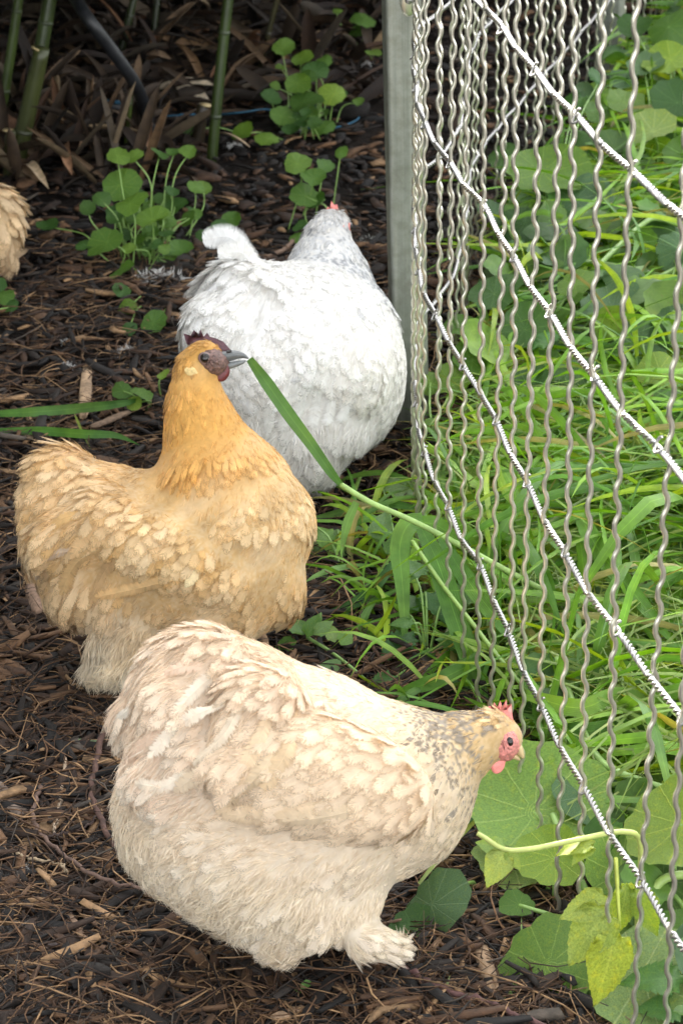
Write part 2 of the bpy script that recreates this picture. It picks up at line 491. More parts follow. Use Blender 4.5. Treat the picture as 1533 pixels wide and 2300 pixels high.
SP = 0.0791
def build_fence():
    root = thing('wire_fence', (*FENCE[2], 0), 'galvanised wire fence of wavy upright wires bending round the corner post', 'fence')
    s0 = np.interp(1.794, _fp[:1500, 1], _fs[:1500]) % SP
    S = np.arange(s0, FLEN - .02, SP)
    # one crimped wire, shared
    wl, amp, top = 0.0318, 0.0020, 1.22
    z = np.arange(-0.015, top, wl / 9)
    ph = z / wl * 2 * PI
    w = np.sin(ph) + 0.12 * np.sin(3 * ph)
    kinds = []
    for q in range(8):                                           # eight slightly different bends
        ph2 = ph + .9 * np.sin(z * 5.3 + q) + q * 1.7
        w2 = (np.sin(ph2) + .12 * np.sin(3 * ph2)) * (1 + .16 * np.sin(z * 9 + q * 2.1))
        P = np.stack([amp * w2 + .0022 * np.sin(z * (3 + .4 * q) + q), .0016 * np.sin(z * 4.1 + 2 * q), z], -1)
        V, F, F3, uv = tube(P, 0.0022, 7)
        kinds.append(mk('upright_wire', V, [F3, F], MAT['zinc'], None))
    used = set()
    for k, s in enumerate(S):
        p, t, n = fence_at(s)
        q = (k * 3) % 8
        if q not in used:
            used.add(q); o = kinds[q]
        else:
            o = kinds[q].copy(); COL.objects.link(o)
        o.parent = root
        o.location = Vector((p[0], p[1], random.uniform(-.006, .006))) - Vector(root.location)
        o.rotation_euler = (random.uniform(-.007, .007), random.uniform(-.007, .007), math.atan2(n[1], n[0]) + random.uniform(-.12, .12))
    # twisted line wires: two strands, weaving past the uprights
    for li, h in enumerate((.004, .2, .4, .6, .8, 1.0)):
        mb = MB()
        s = np.arange(.02, FLEN - .02, .0021)
        p, t, n = fence_at(s)
        kk = (s - S[0]) / SP
        par = li % 2
        off = 0.0011 * np.cos(PI * (kk + par))                   # in front of one upright, behind the next
        sag = .003 * np.sin(s * 3.1 + li) + .0008 * np.sin(s * 17 + li * 2)
        c = np.stack([p[:, 0] + n[:, 0] * off, p[:, 1] + n[:, 1] * off, h + sag], -1)
        n3 = np.stack([n[:, 0], n[:, 1], 0 * s], -1)
        zz = np.array([0, 0, 1.0])
        # twist reverses at every knot
        tw = np.abs(((kk + par + 1) / 2 % 1) - .5) * 4 * PI * (SP / .0135) * .5 * 2
        for st in (0, PI):
            a = tw + st
            q = c + .0018 * (np.cos(a)[:, None] * n3 + np.sin(a)[:, None] * zz)
            V2, F2, F32, uv2 = tube(q, .0015, 5)
            n0 = mb.n
            mb.add(V2, F2, None, uv2)
            mb.F3.append(F32 + n0)
        # a loop hugging each second upright
        for k, sk in enumerate(S):
            if (k + par) % 2 == 0:
                continue
            p1, t1, n1 = fence_at(sk)
            c0 = np.array([p1[0], p1[1], h]); T3 = np.array([t1[0], t1[1], 0]); N3 = np.array([n1[0], n1[1], 0])
            loop = [c0 - T3 * .0045 - N3 * .001 + zz * .001, c0 - T3 * .003 + N3 * .0032 - zz * .0022, c0 + N3 * .0042 - zz * .003, c0 + T3 * .0035 + N3 * .0026 - zz * .0008,
                    c0 + T3 * .0050 + N3 * .0008 + zz * .0030, c0 + T3 * .0042 - N3 * .0012 + zz * .0066, c0 + T3 * .0018 - N3 * .0026 + zz * .0082]
            add_tube(mb, bez(loop, 22), .0013, 5)
        mb.build('line_wire', MAT['zincbright'], root)
    return root
build_fence()

def build_post(name, base, w, d, h, az, lean, label, bracket=None):
    """folded sheet-metal post: open channel with rounded corners"""
    root = thing(name, base, label, 'post', 'steel posts of the wire fence')
    prof = []
    def arc(cx, cy, r, a0, a1, n=5):
        for a in np.linspace(a0, a1, n): prof.append((cx + r * math.cos(a), cy + r * math.sin(a)))
    r = .006
    arc(-w / 2 + r, d / 2 - r, r, PI / 2, PI); arc(-w / 2 + r, -d / 2 + r, r, PI, 1.5 * PI)
    arc(w / 2 - r, -d / 2 + r, r, 1.5 * PI, 2 * PI); arc(w / 2 - r, d / 2 - r, r, 0, PI / 2)
    prof = np.array(prof); n = len(prof)
    zs = np.linspace(-.06, h, 12)
    V = []
    ca, sa = math.cos(az), math.sin(az)
    for z in zs:
        for x, y in prof:
            V.append((base[0] + x * ca - y * sa + lean[0] * z, base[1] + x * sa + y * ca + lean[1] * z, z))
    V = np.array(V)
    F = [(i * n + j, i * n + (j + 1) % n, (i + 1) * n + (j + 1) % n, (i + 1) * n + j) for i in range(len(zs) - 1) for j in range(n)]
    mk('shaft', V, np.array(F), MAT['postzinc'], root)
    cap = np.vstack([V[-n:], V[-n:].mean(0)])
    mk('cap', cap + np.array([0, 0, .001]), np.array([(j, (j + 1) % n, n) for j in range(n)]), MAT['postzinc'], root, smooth=False)
    if bracket is not None:
        nrm = np.array([sa, -ca, 0.0])                             # the face towards the run's corner
        t = np.array([-nrm[1], nrm[0], 0])
        c = np.array([base[0], base[1], bracket]) + np.array([lean[0], lean[1], 0]) * bracket + nrm * d / 2 + t * w * .12
        V, F = ellipsoid(c, [nrm * .004, t * .012, np.array([0, 0, .024])], 20, 10)
        br = mk('bracket', V, F, MAT['zinc'], root)
        P = np.array([c + nrm * .002, c + nrm * .011])
        mb = MB(); add_tube(mb, P, .0055, 6); mb.build('bolt', MAT['zincbright'], br, smooth=False)
    return root
pb = at_z(897, 978)
build_post('fence_post', (pb[0] + .016, pb[1] + .03, 0), .050, .045, 1.3, .10, (-.016, .004), 'pale galvanised corner post standing beside the white hen', .62)
pb2 = at_z(1378, 196)
build_post('fence_post', (pb2[0] - .01, pb2[1] + .03, 0), .055, .045, 1.3, -.35, (0, 0), 'dark grey steel post at the far end of the fence')

# ------------------------------------------------------------------ hens
def surface_nets(f, org, h):
    s = f < 0
    nx, ny, nz = f.shape
    acc = np.zeros((nx - 1, ny - 1, nz - 1, 3)); cnt = np.zeros((nx - 1, ny - 1, nz - 1))
    cs = [(a, b, c) for a in (0, 1) for b in (0, 1) for c in (0, 1)]
    sl = lambda o: (slice(o[0], nx - 1 + o[0]), slice(o[1], ny - 1 + o[1]), slice(o[2], nz - 1 + o[2]))
    for a in cs:
        for ax in range(3):
            if a[ax] == 1: continue
            b = list(a); b[ax] = 1
            f0, f1 = f[sl(a)], f[sl(b)]
            m = (f0 < 0) != (f1 < 0)
            t = np.where(m, f0 / np.where(m, f0 - f1, 1), 0)
            for d in range(3):
                acc[..., d] += np.where(m, a[d] + (t if d == ax else 0), 0)
            cnt += m
    act = cnt > 0
    idx = -np.ones(act.shape, int)
    idx[act] = np.arange(act.sum())
    I = np.argwhere(act)
    V = org + h * (I + acc[act] / cnt[act][:, None])
    quads = []
    for ax in range(3):
        o1, o2 = [(1, 2), (2, 0), (0, 1)][ax]
        a = [slice(1, n - 1) for n in f.shape]; b = list(a)
        a[ax] = slice(0, f.shape[ax] - 1); b[ax] = slice(1, f.shape[ax])
        s0, s1 = s[tuple(a)], s[tuple(b)]
        m = np.argwhere(s0 != s1)
        inside = s0[tuple(m.T)]
        off = np.ones(3, int); off[ax] = 0
        e = m + off
        def cell(d1, d2):
            c = e.copy(); c[:, o1] -= d1; c[:, o2] -= d2
            return idx[tuple(c.T)]
        q = np.stack([cell(1, 1), cell(0, 1), cell(0, 0), cell(1, 0)], -1)
        q[~inside] = q[~inside][:, ::-1]
        quads.append(q)
    return V, np.concatenate(quads)

def soft_normals(o, N, k):
    """plumage shades as one soft mass: vertex normals lean towards the body's"""
    me = o.data
    own = np.empty(len(me.vertices) * 3, np.float32); me.vertices.foreach_get('normal', own); own = own.reshape(-1, 3)
    sg = np.sign(np.sum(own * N, 1, keepdims=True)); sg[sg == 0] = 1
    me.normals_split_custom_set_from_vertices(unit(own * sg * (1 - k) + N * k).tolist())

class Hen:
    """a hen laid out in its own frame: x right, y up, z towards the camera, in photo pixels at the hen's distance"""
    def __init__(s, name, label, ground_px, centre_px, seed):
        s.g = at_z(*ground_px)
        # the body's centre stands straight above the ground point
        u0 = np.array([0, 0, 1.0])
        hc = 0.15
        for _ in range(20):
            p = s.g + u0 * hc
            q = p - _C; d = q @ _F
            y = 1150 - FPX * (q @ _V) / d
            hc += (y - centre_px[1]) * d / FPX * .9
        s.c0 = _C + ray(*centre_px) * d
        s.scale = FPX / d
        s.cx, s.cy = centre_px
        s.root = thing(name, (s.g[0], s.g[1], 0), label, 'hen', 'hens in the run')
        s.prims, s.reg = [], {}
        s.rng = np.random.default_rng(seed)
    def loc(s, x, y, z=0):
        return np.array([x - s.cx, s.cy - y, z], float)
    def world(s, P):
        P = np.asarray(P, float)
        return s.c0 + (P[..., 0:1] * _R + P[..., 1:2] * _V - P[..., 2:3] * _F) / s.scale
    def wdir(s, D):
        D = np.asarray(D, float)
        return D[..., 0:1] * _R + D[..., 1:2] * _V - D[..., 2:3] * _F
    def W(s, x, y, z=0):
        return s.world(s.loc(x, y, z))
    def cone(s, reg, k, *pts):
        """chain of round cones through (x, y, z, r)"""
        if len(pts) == 1: pts = (pts[0], pts[0])
        for a, b in zip(pts[:-1], pts[1:]):
            s.prims.append(('c', s.loc(*a[:3]), s.loc(*b[:3]), a[3], b[3], k, reg))
    def ell(s, reg, k, c, r, rot=0.0):
        a = math.radians(rot)
        ax = np.array([[math.cos(a), math.sin(a), 0], [-math.sin(a), math.cos(a), 0], [0, 0, 1.0]])
        s.prims.append(('e', s.loc(*c), ax, np.array(r, float), None, k, reg))
    def region(s, name, **kw):
        d = dict(flow=(-1, .3, 0), L=60, W=34, sp=22, col=(.7, .6, .4), col2=None, jit=.06, lift=.014, hair=.26, hlen=24, hlift=.10, tip=1.0, curl=.05, feather=1.0)
        d.update(kw)
        s.reg[name] = d
    def dist(s, P, prim):
        if prim[0] == 'c':
            _, a, b, ra, rb, _, _ = prim
            ab = b - a; L2 = ab @ ab
            t = np.clip(((P - a) @ ab) / L2, 0, 1) if L2 > 1e-9 else np.zeros(P.shape[:-1])
            return np.linalg.norm(P - a - t[..., None] * ab, axis=-1) - (ra + (rb - ra) * t)
        _, c, ax, r, _, _, _ = prim
        q = (P - c) @ ax.T
        k0 = np.linalg.norm(q / r, axis=-1); k1 = np.linalg.norm(q / r ** 2, axis=-1) + 1e-9
        return k0 * (k0 - 1) / k1
    def sdf(s, P):
        d = None
        for p in s.prims:
            e = s.dist(P, p)
            if d is None: d = e; continue
            k = p[5]
            hh = np.maximum(k - np.abs(d - e), 0) / k
            d = np.minimum(d, e) - hh * hh * k * .25
        # ground plane: nothing goes below the soil
        up = np.array([_R[2], _V[2], -_F[2]])
        z = s.c0[2] + (P @ up) / s.scale
        return np.maximum(d, (0.002 - z) * s.scale)
    def grad(s, P, e=2.0):
        g = np.stack([s.sdf(P + np.eye(3)[i] * e) - s.sdf(P - np.eye(3)[i] * e) for i in range(3)], -1)
        return unit(g)
    def weights(s, P, sig=22.0):
        D = np.stack([s.dist(P, p) for p in s.prims], -1)
        w = np.exp(-(D - D.min(-1, keepdims=True)) / sig)
        w /= w.sum(-1, keepdims=True)
        names = list(s.reg)
        R = np.zeros((len(P), len(names)))
        for i, p in enumerate(s.prims):
            R[:, names.index(p[6])] += w[:, i]
        return names, R
    def attr(s, R, names, key):
        return R @ np.array([s.reg[n][key] for n in names], float)
    def build_body(s, h=8.0):
        lo, hi = np.full(3, 1e9), np.full(3, -1e9)
        for p in s.prims:
            if p[0] == 'c':
                for c, r in ((p[1], p[3]), (p[2], p[4])):
                    lo = np.minimum(lo, c - r); hi = np.maximum(hi, c + r)
            else:
                r = p[3].max(); lo = np.minimum(lo, p[1] - r); hi = np.maximum(hi, p[1] + r)
        lo -= 20; hi += 20
        n = np.ceil((hi - lo) / h).astype(int)
        g = np.stack(np.meshgrid(*[lo[i] + h * np.arange(n[i]) for i in range(3)], indexing='ij'), -1)
        V, F = surface_nets(s.sdf(g), lo, h)
        s.V, s.F = V, F
        names, R = s.weights(V)
        col = s.colour(V, names, R, s.rng.random((len(V), 3))) * .92
        s.body = mk('body', s.world(V), F, MAT['feather'], s.root, col=col, uv=np.zeros((len(V), 2)) + .3)
        return s
    def colour(s, P, names, R, rnd):
        """natural plumage colour at points P (hen frame)"""
        c1 = s.attr(R, names, 'col')
        c2 = R @ np.array([s.reg[n]['col2'] or s.reg[n]['col'] for n in names], float)
        t = rnd[:, :1]
        c = c1 * (1 - t) + c2 * t
        if s.pattern: c = s.pattern(s, P, names, R, c, rnd)
        return c
    pattern = None
    def sample(s, n):
        V, F = s.V, s.F
        T = np.vstack([F[:, [0, 1, 2]], F[:, [0, 2, 3]]])
        A = np.linalg.norm(np.cross(V[T[:, 1]] - V[T[:, 0]], V[T[:, 2]] - V[T[:, 0]]), axis=1) / 2
        i = s.rng.choice(len(T), n, p=A / A.sum())
        u, v = s.rng.random(n), s.rng.random(n)
        f = u + v > 1
        u[f], v[f] = 1 - u[f], 1 - v[f]
        T = T[i]
        return V[T[:, 0]] * (1 - u - v)[:, None] + V[T[:, 1]] * u[:, None] + V[T[:, 2]] * v[:, None], A.sum()
    def plumage(s, cand=26000, hairs=20000):
        P, area = s.sample(cand)
        names, R = s.weights(P)
        sp = s.attr(R, names, 'sp'); fe = s.attr(R, names, 'feather')
        ok = (fe > s.rng.random(len(P))) & s.bare(P)
        # dart throwing
        cell = {}; keep = []
        g = 12.0
        for i in np.nonzero(ok)[0]:
            p = P[i]; r = sp[i]; k = (int(p[0] // g), int(p[1] // g), int(p[2] // g))
            rr = int(r // g) + 1; bad = False
            for a in range(k[0] - rr, k[0] + rr + 1):
                for b in range(k[1] - rr, k[1] + rr + 1):
                    for c in range(k[2] - rr, k[2] + rr + 1):
                        for q in cell.get((a, b, c), ()):
                            if (q[0] - p[0]) ** 2 + (q[1] - p[1]) ** 2 + (q[2] - p[2]) ** 2 < r * r: bad = True; break
                        if bad: break
                    if bad: break
                if bad: break
            if not bad:
                cell.setdefault(k, []).append(p); keep.append(i)
        keep = np.array(keep)
        P, R = P[keep], R[keep]
        n = len(P)
        N = s.grad(P)
        rnd = s.rng.random((n, 6))
        flow = s.attr(R, names, 'flow').copy(); flow[:, 1] *= -1
        flow = unit(flow) + s.rng.normal(0, .10, (n, 3))
        T = unit(flow - N * np.sum(flow * N, 1, keepdims=True))
        S = np.cross(N, T)
        yaw = s.rng.normal(0, .13, n)
        T, S = T * np.cos(yaw)[:, None] + S * np.sin(yaw)[:, None], S * np.cos(yaw)[:, None] - T * np.sin(yaw)[:, None]
        roll = s.rng.normal(0, .10, n)
        S2 = S * np.cos(roll)[:, None] + N * np.sin(roll)[:, None]
        L = s.attr(R, names, 'L') * (.8 + .4 * rnd[:, 0]); Wd = s.attr(R, names, 'W') * (.85 + .3 * rnd[:, 1]) * .5
        L = np.where(s.bare(P + T * (L * .55)[:, None]) & s.bare(P + T * (L * .95)[:, None]), L, L * .22)
        lift = s.attr(R, names, 'lift') * (.6 + .8 * rnd[:, 2]); curl = s.attr(R, names, 'curl')
        u = np.array([0, .25, .50, .72, .87, .96, 1.0]); wp = np.array([.35, .80, 1.0, .98, .80, .50, .16]); v = np.array([-1, -.5, 0, .5, 1.0])
        # edge feathers are ragged
        rag = 1 + s.rng.normal(0, .05, (n, len(u), len(v)))
        ctr = P[:, None] - N[:, None] * 1.5 + T[:, None] * (u[None, :, None] * L[:, None, None]) \
            + N[:, None] * ((lift[:, None] * u[None] - curl[:, None] * u[None] ** 2) * L[:, None])[..., None]
        off = (v[None, None] * wp[None, :, None]) * Wd[:, None, None] * rag
        arch = -(v[None, None] ** 2) * wp[None, :, None] * Wd[:, None, None] * .22
        back = -(v[None, None] ** 2) * L[:, None, None] * .07 * np.clip((u[None, :, None] - .4) / .6, 0, 1)
        V = ctr[:, :, None] + S2[:, None, None] * off[..., None] + N[:, None, None] * arch[..., None] + T[:, None, None] * back[..., None]
        nu, nv = len(u), len(v)
        V = V.reshape(-1, 3)
        i, j = np.meshgrid(np.arange(nu - 1), np.arange(nv - 1), indexing='ij')
        q = np.stack([i * nv + j, (i + 1) * nv + j, (i + 1) * nv + j + 1, i * nv + j + 1], -1).reshape(-1, 4)
        F = (q[None] + (np.arange(n) * nu * nv)[:, None, None]).reshape(-1, 4)
        c = s.colour(P + T * L[:, None] * .5, names, R, rnd)
        c = c * (1 + s.rng.normal(0, 1, (n, 1)) * s.attr(R, names, 'jit')[:, None])
        tip = s.attr(R, names, 'tip')
        edge = (1 + (tip[:, None, None] - 1) * np.clip(np.maximum(u[None, :, None] ** 3, .55 * np.abs(v[None, None])), 0, 1))
        C = np.clip(c[:, None, None] * edge[..., None], .004, .93).reshape(-1, 3)
        uv = np.broadcast_to(np.stack([np.tile((v + 1) / 2, nu), np.repeat(u, nv)], -1)[None], (n, nu * nv, 2)).reshape(-1, 2)
        pl = mk('plumage', s.world(V), F, MAT['feather'], s.root, col=C, uv=uv)
        nn = np.broadcast_to(N[:, None, None], (n, nu, nv, 3)) + .30 * v[None, None, :, None] * S2[:, None, None] + .22 * (u[None, :, None, None] - .35) * T[:, None, None]
        soft_normals(pl, s.wdir(unit(nn).reshape(-1, 3)), .94)
        tag(pl, kind='stuff')
        # down: thin tapered strands
        P, area = s.sample(hairs * 3)
        names, R = s.weights(P)
        nk = s.bare(P)
        m = (s.rng.random(len(P)) < s.attr(R, names, 'hair') * 1.0) & (nk | (s.rng.random(len(P)) < .25))
        P, R, nk = P[m], R[m], nk[m]
        n = len(P)
        if n:
            N = s.grad(P)
            flow = s.attr(R, names, 'flow').copy(); flow[:, 1] *= -1
            clump = np.sin(P @ np.array([.05, .031, .044]) + 1)[:, None] * np.array([.25, .2, 0]) + np.sin(P @ np.array([-.021, .062, .05]))[:, None] * np.array([.1, -.25, .1])
            flow = unit(flow) + clump + s.rng.normal(0, .22, (n, 3))
            T = unit(flow - N * np.sum(flow * N, 1, keepdims=True))
            hl = s.attr(R, names, 'hlift') * (.5 + s.rng.random(n))
            D = unit(T + N * hl[:, None])
            L = s.attr(R, names, 'hlen') * (.5 + .8 * s.rng.random(n)) * np.where(nk, 1, .55)
            S = unit(np.cross(D, s.rng.normal(0, 1, (n, 3))))
            bend = (T - N * .25) * (L * .35)[:, None]
            p0, p1, p2 = P - N * 3, P + D * (L * .5)[:, None] + bend * .25, P + D * L[:, None] * .85 + bend
            w = (.9 + .5 * s.rng.random(n))[:, None] * s.hw
            V = np.stack([p0 - S * w, p0 + S * w, p1 - S * w * .8, p1 + S * w * .8, p2], 1).reshape(-1, 3)
            b = np.arange(n)[:, None] * 5
            F4 = b + np.array([[0, 1, 3, 2]]); F3 = b + np.array([[2, 3, 4]])
            c = s.colour(P, names, R, s.rng.random((n, 3))) * (1 + s.rng.normal(0, .05, (n, 1)))
            C = np.repeat(np.clip(c, .01, .93), 5, 0)
            dn = mk('down', s.world(V), [F3, F4], MAT['feather'], s.root, col=C, uv=np.zeros((len(V), 2)) + .2)
            tag(dn, kind='stuff')
        return s
    hw = 1.0
    def bare(s, P):
        """False on the naked skin of the face"""
        ok = np.ones(len(P), bool)
        for c, r in s.naked:
            q = (P - s.loc(*c)) / np.array(r, float)
            ok &= (q * q).sum(1) > 1
        return ok
    naked = ()
    def surf(s, x, y):
        """depth of the near side of the body at photo pixel (x, y)"""
        p = s.loc(x, y, 420.0)
        for _ in range(60):
            d = float(s.sdf(p[None])[0])
            p[2] -= max(d, .4) * .9
            if d < .8 or p[2] < -300: break
        return p[2]
    def lay(s, name, pts, halfw, col, off=(2, 5, 3), **kw):
        """a large feather lying on the plumage, pts (x, y)"""
        o = np.interp(np.linspace(0, 1, len(pts)), np.linspace(0, 1, len(off)), off)
        return s.vane(name, [(x, y, s.surf(x, y) + k) for (x, y), k in zip(pts, o)], halfw, col, **kw)
    def vane(s, name, pts, halfw, col, side=None, n=16, pw=(.35, .9, 1, 1), loose=.15):
        """one large feather along pts (x, y, z)"""
        P = bez([s.loc(*p) for p in pts], n)
        u = np.linspace(0, 1, n)
        W = np.interp(u, np.linspace(0, 1, len(pw)), pw) * halfw * np.sqrt(np.clip(1 - ((u - .80) / .205).clip(0, 1) ** 2, .004, 1))
        T = unit(np.gradient(P, axis=0))
        N = s.grad(P) if side is None else unit(np.cross(np.broadcast_to(np.asarray(side, float), P.shape), T))
        S = unit(np.cross(T, N)); N = np.cross(S, T)
        # barbs: slim pointed strips leaving the shaft on both sides, so the edge of the vane is loose
        m = 2 * int((34 + halfw * 1.2) * (1 if loose > .1 else 2.2))
        t = np.linspace(.02, 1, m); sg = np.where(np.arange(m) % 2, 1.0, -1.0)
        ip = lambda A: np.stack([np.interp(t, u, A[:, k]) for k in range(3)], -1)
        p0, Tt, Ss, Nn, Wt = ip(P), unit(ip(T)), unit(ip(S)), unit(ip(N)), np.interp(t, u, W)
        seg = np.linalg.norm(np.diff(P, axis=0), axis=1).sum() / m
        bl = (Wt * s.rng.uniform(1 - loose, 1 + .6 * loose, m))[:, None]
        d = unit(Ss * sg[:, None] + Tt * (.55 + s.rng.normal(0, .6 * loose, m))[:, None] + .9 * Tt * (t[:, None] > .93) * (loose > .1))
        bw = seg * 1.9
        up = Nn * s.rng.normal(.0, .04, m)[:, None] * bl
        a0, a1 = p0 - Tt * bw, p0 + Tt * bw
        q = p0 + d * bl * .55 + Nn * bl * .02 + up; e = p0 + d * bl * 1.08 - Nn * bl * .26 + up
        V = np.stack([a0, a1, q - Tt * bw * .8, q + Tt * bw * .8, e], 1).reshape(-1, 3)
        b = np.arange(m)[:, None] * 5
        F4 = np.where(sg[:, None] > 0, b + np.array([[0, 2, 3, 1]]), b + np.array([[0, 1, 3, 2]])); F3 = np.where(sg[:, None] > 0, b + np.array([[2, 4, 3]]), b + np.array([[2, 3, 4]]))
        C = np.clip(np.repeat(np.array(col) * (1 + s.rng.normal(0, .035, (m, 1))), 5, 0), 0, .93)
        o = mk(name, s.world(V), [F3, F4], MAT['feather'], s.root, col=C, uv=np.full((len(V), 2), .3))
        soft_normals(o, s.wdir(np.repeat(unit(Nn + Ss * (.25 * sg)[:, None]), 5, 0)), .8)
        mb = MB(); V2, G, G3, uv2 = tube(s.world(P), np.linspace(1.1, .3, n) / s.scale, 5)
        mk('quill', V2, [G3, G], MAT['feather'], o, col=np.broadcast_to(np.clip(np.array(col) * 1.08, 0, .93), V2.shape), uv=np.full((len(V2), 2), .3))
        return o
    def plate(s, name, outline, z, thick, mat, parent=None, edge=.6, bulge=None):
        """flat fleshy plate: outline in photo px (x, y), rounded in depth"""
        O = np.array([s.loc(x, y, z) for x, y in outline]); n = len(O)
        cen = O.mean(0)
        if bulge is None: bulge = thick
        rings = [(1.0, 0), (.93, thick * edge), (.6, bulge), ]
        V = [cen + (O - cen) * 1.0]
        for sgn in (1, -1):
            for sc, zz in rings[1:]:
                V.append(cen + (O - cen) * sc + np.array([0, 0, sgn * zz]))
        V = np.vstack(V + [cen + np.array([0, 0, bulge]), cen - np.array([0, 0, bulge])])
        F4, F3 = [], []
        j = np.arange(n); k = (j + 1) % n
        for b, a in (((0, 1, 2), 5 * n), ((0, 3, 4), 5 * n + 1)):
            for r0, r1 in zip(b[:-1], b[1:]):
                F4.append(np.stack([r0 * n + j, r0 * n + k, r1 * n + k, r1 * n + j], -1))
            F3.append(np.stack([b[-1] * n + j, b[-1] * n + k, np.full(n, a)], -1))
        return mk(name, s.world(V), [np.vstack(F3), np.vstack(F4)], mat, parent or s.root)
    def blob(s, name, c, r, mat, parent=None, rot=0, nu=20, nv=12, bumpy=0.0, tilt=(0, 0)):
        a = math.radians(rot)
        ax = np.array([[math.cos(a), math.sin(a), tilt[0]], [-math.sin(a), math.cos(a), tilt[1]], [0, 0, 1.0]]) * np.array(r, float)[:, None]
        V, F = ellipsoid(s.loc(*c), ax, nu, nv)
        if bumpy: V = V + s.rng.normal(0, bumpy, V.shape)
        return mk(name, s.world(V), F, mat, parent or s.root)
    def horn(s, name, pts, radii, mat, squash=.8, parent=None, up=None):
        P = bez([s.loc(*p) for p in pts], 14)
        r = np.interp(np.linspace(0, 1, 14), np.linspace(0, 1, len(radii)), radii)
        V, F, F3, uv = tube(P, r, 12, squash, True, up)
        return mk(name, s.world(V), [F3, F], mat, parent or s.root)

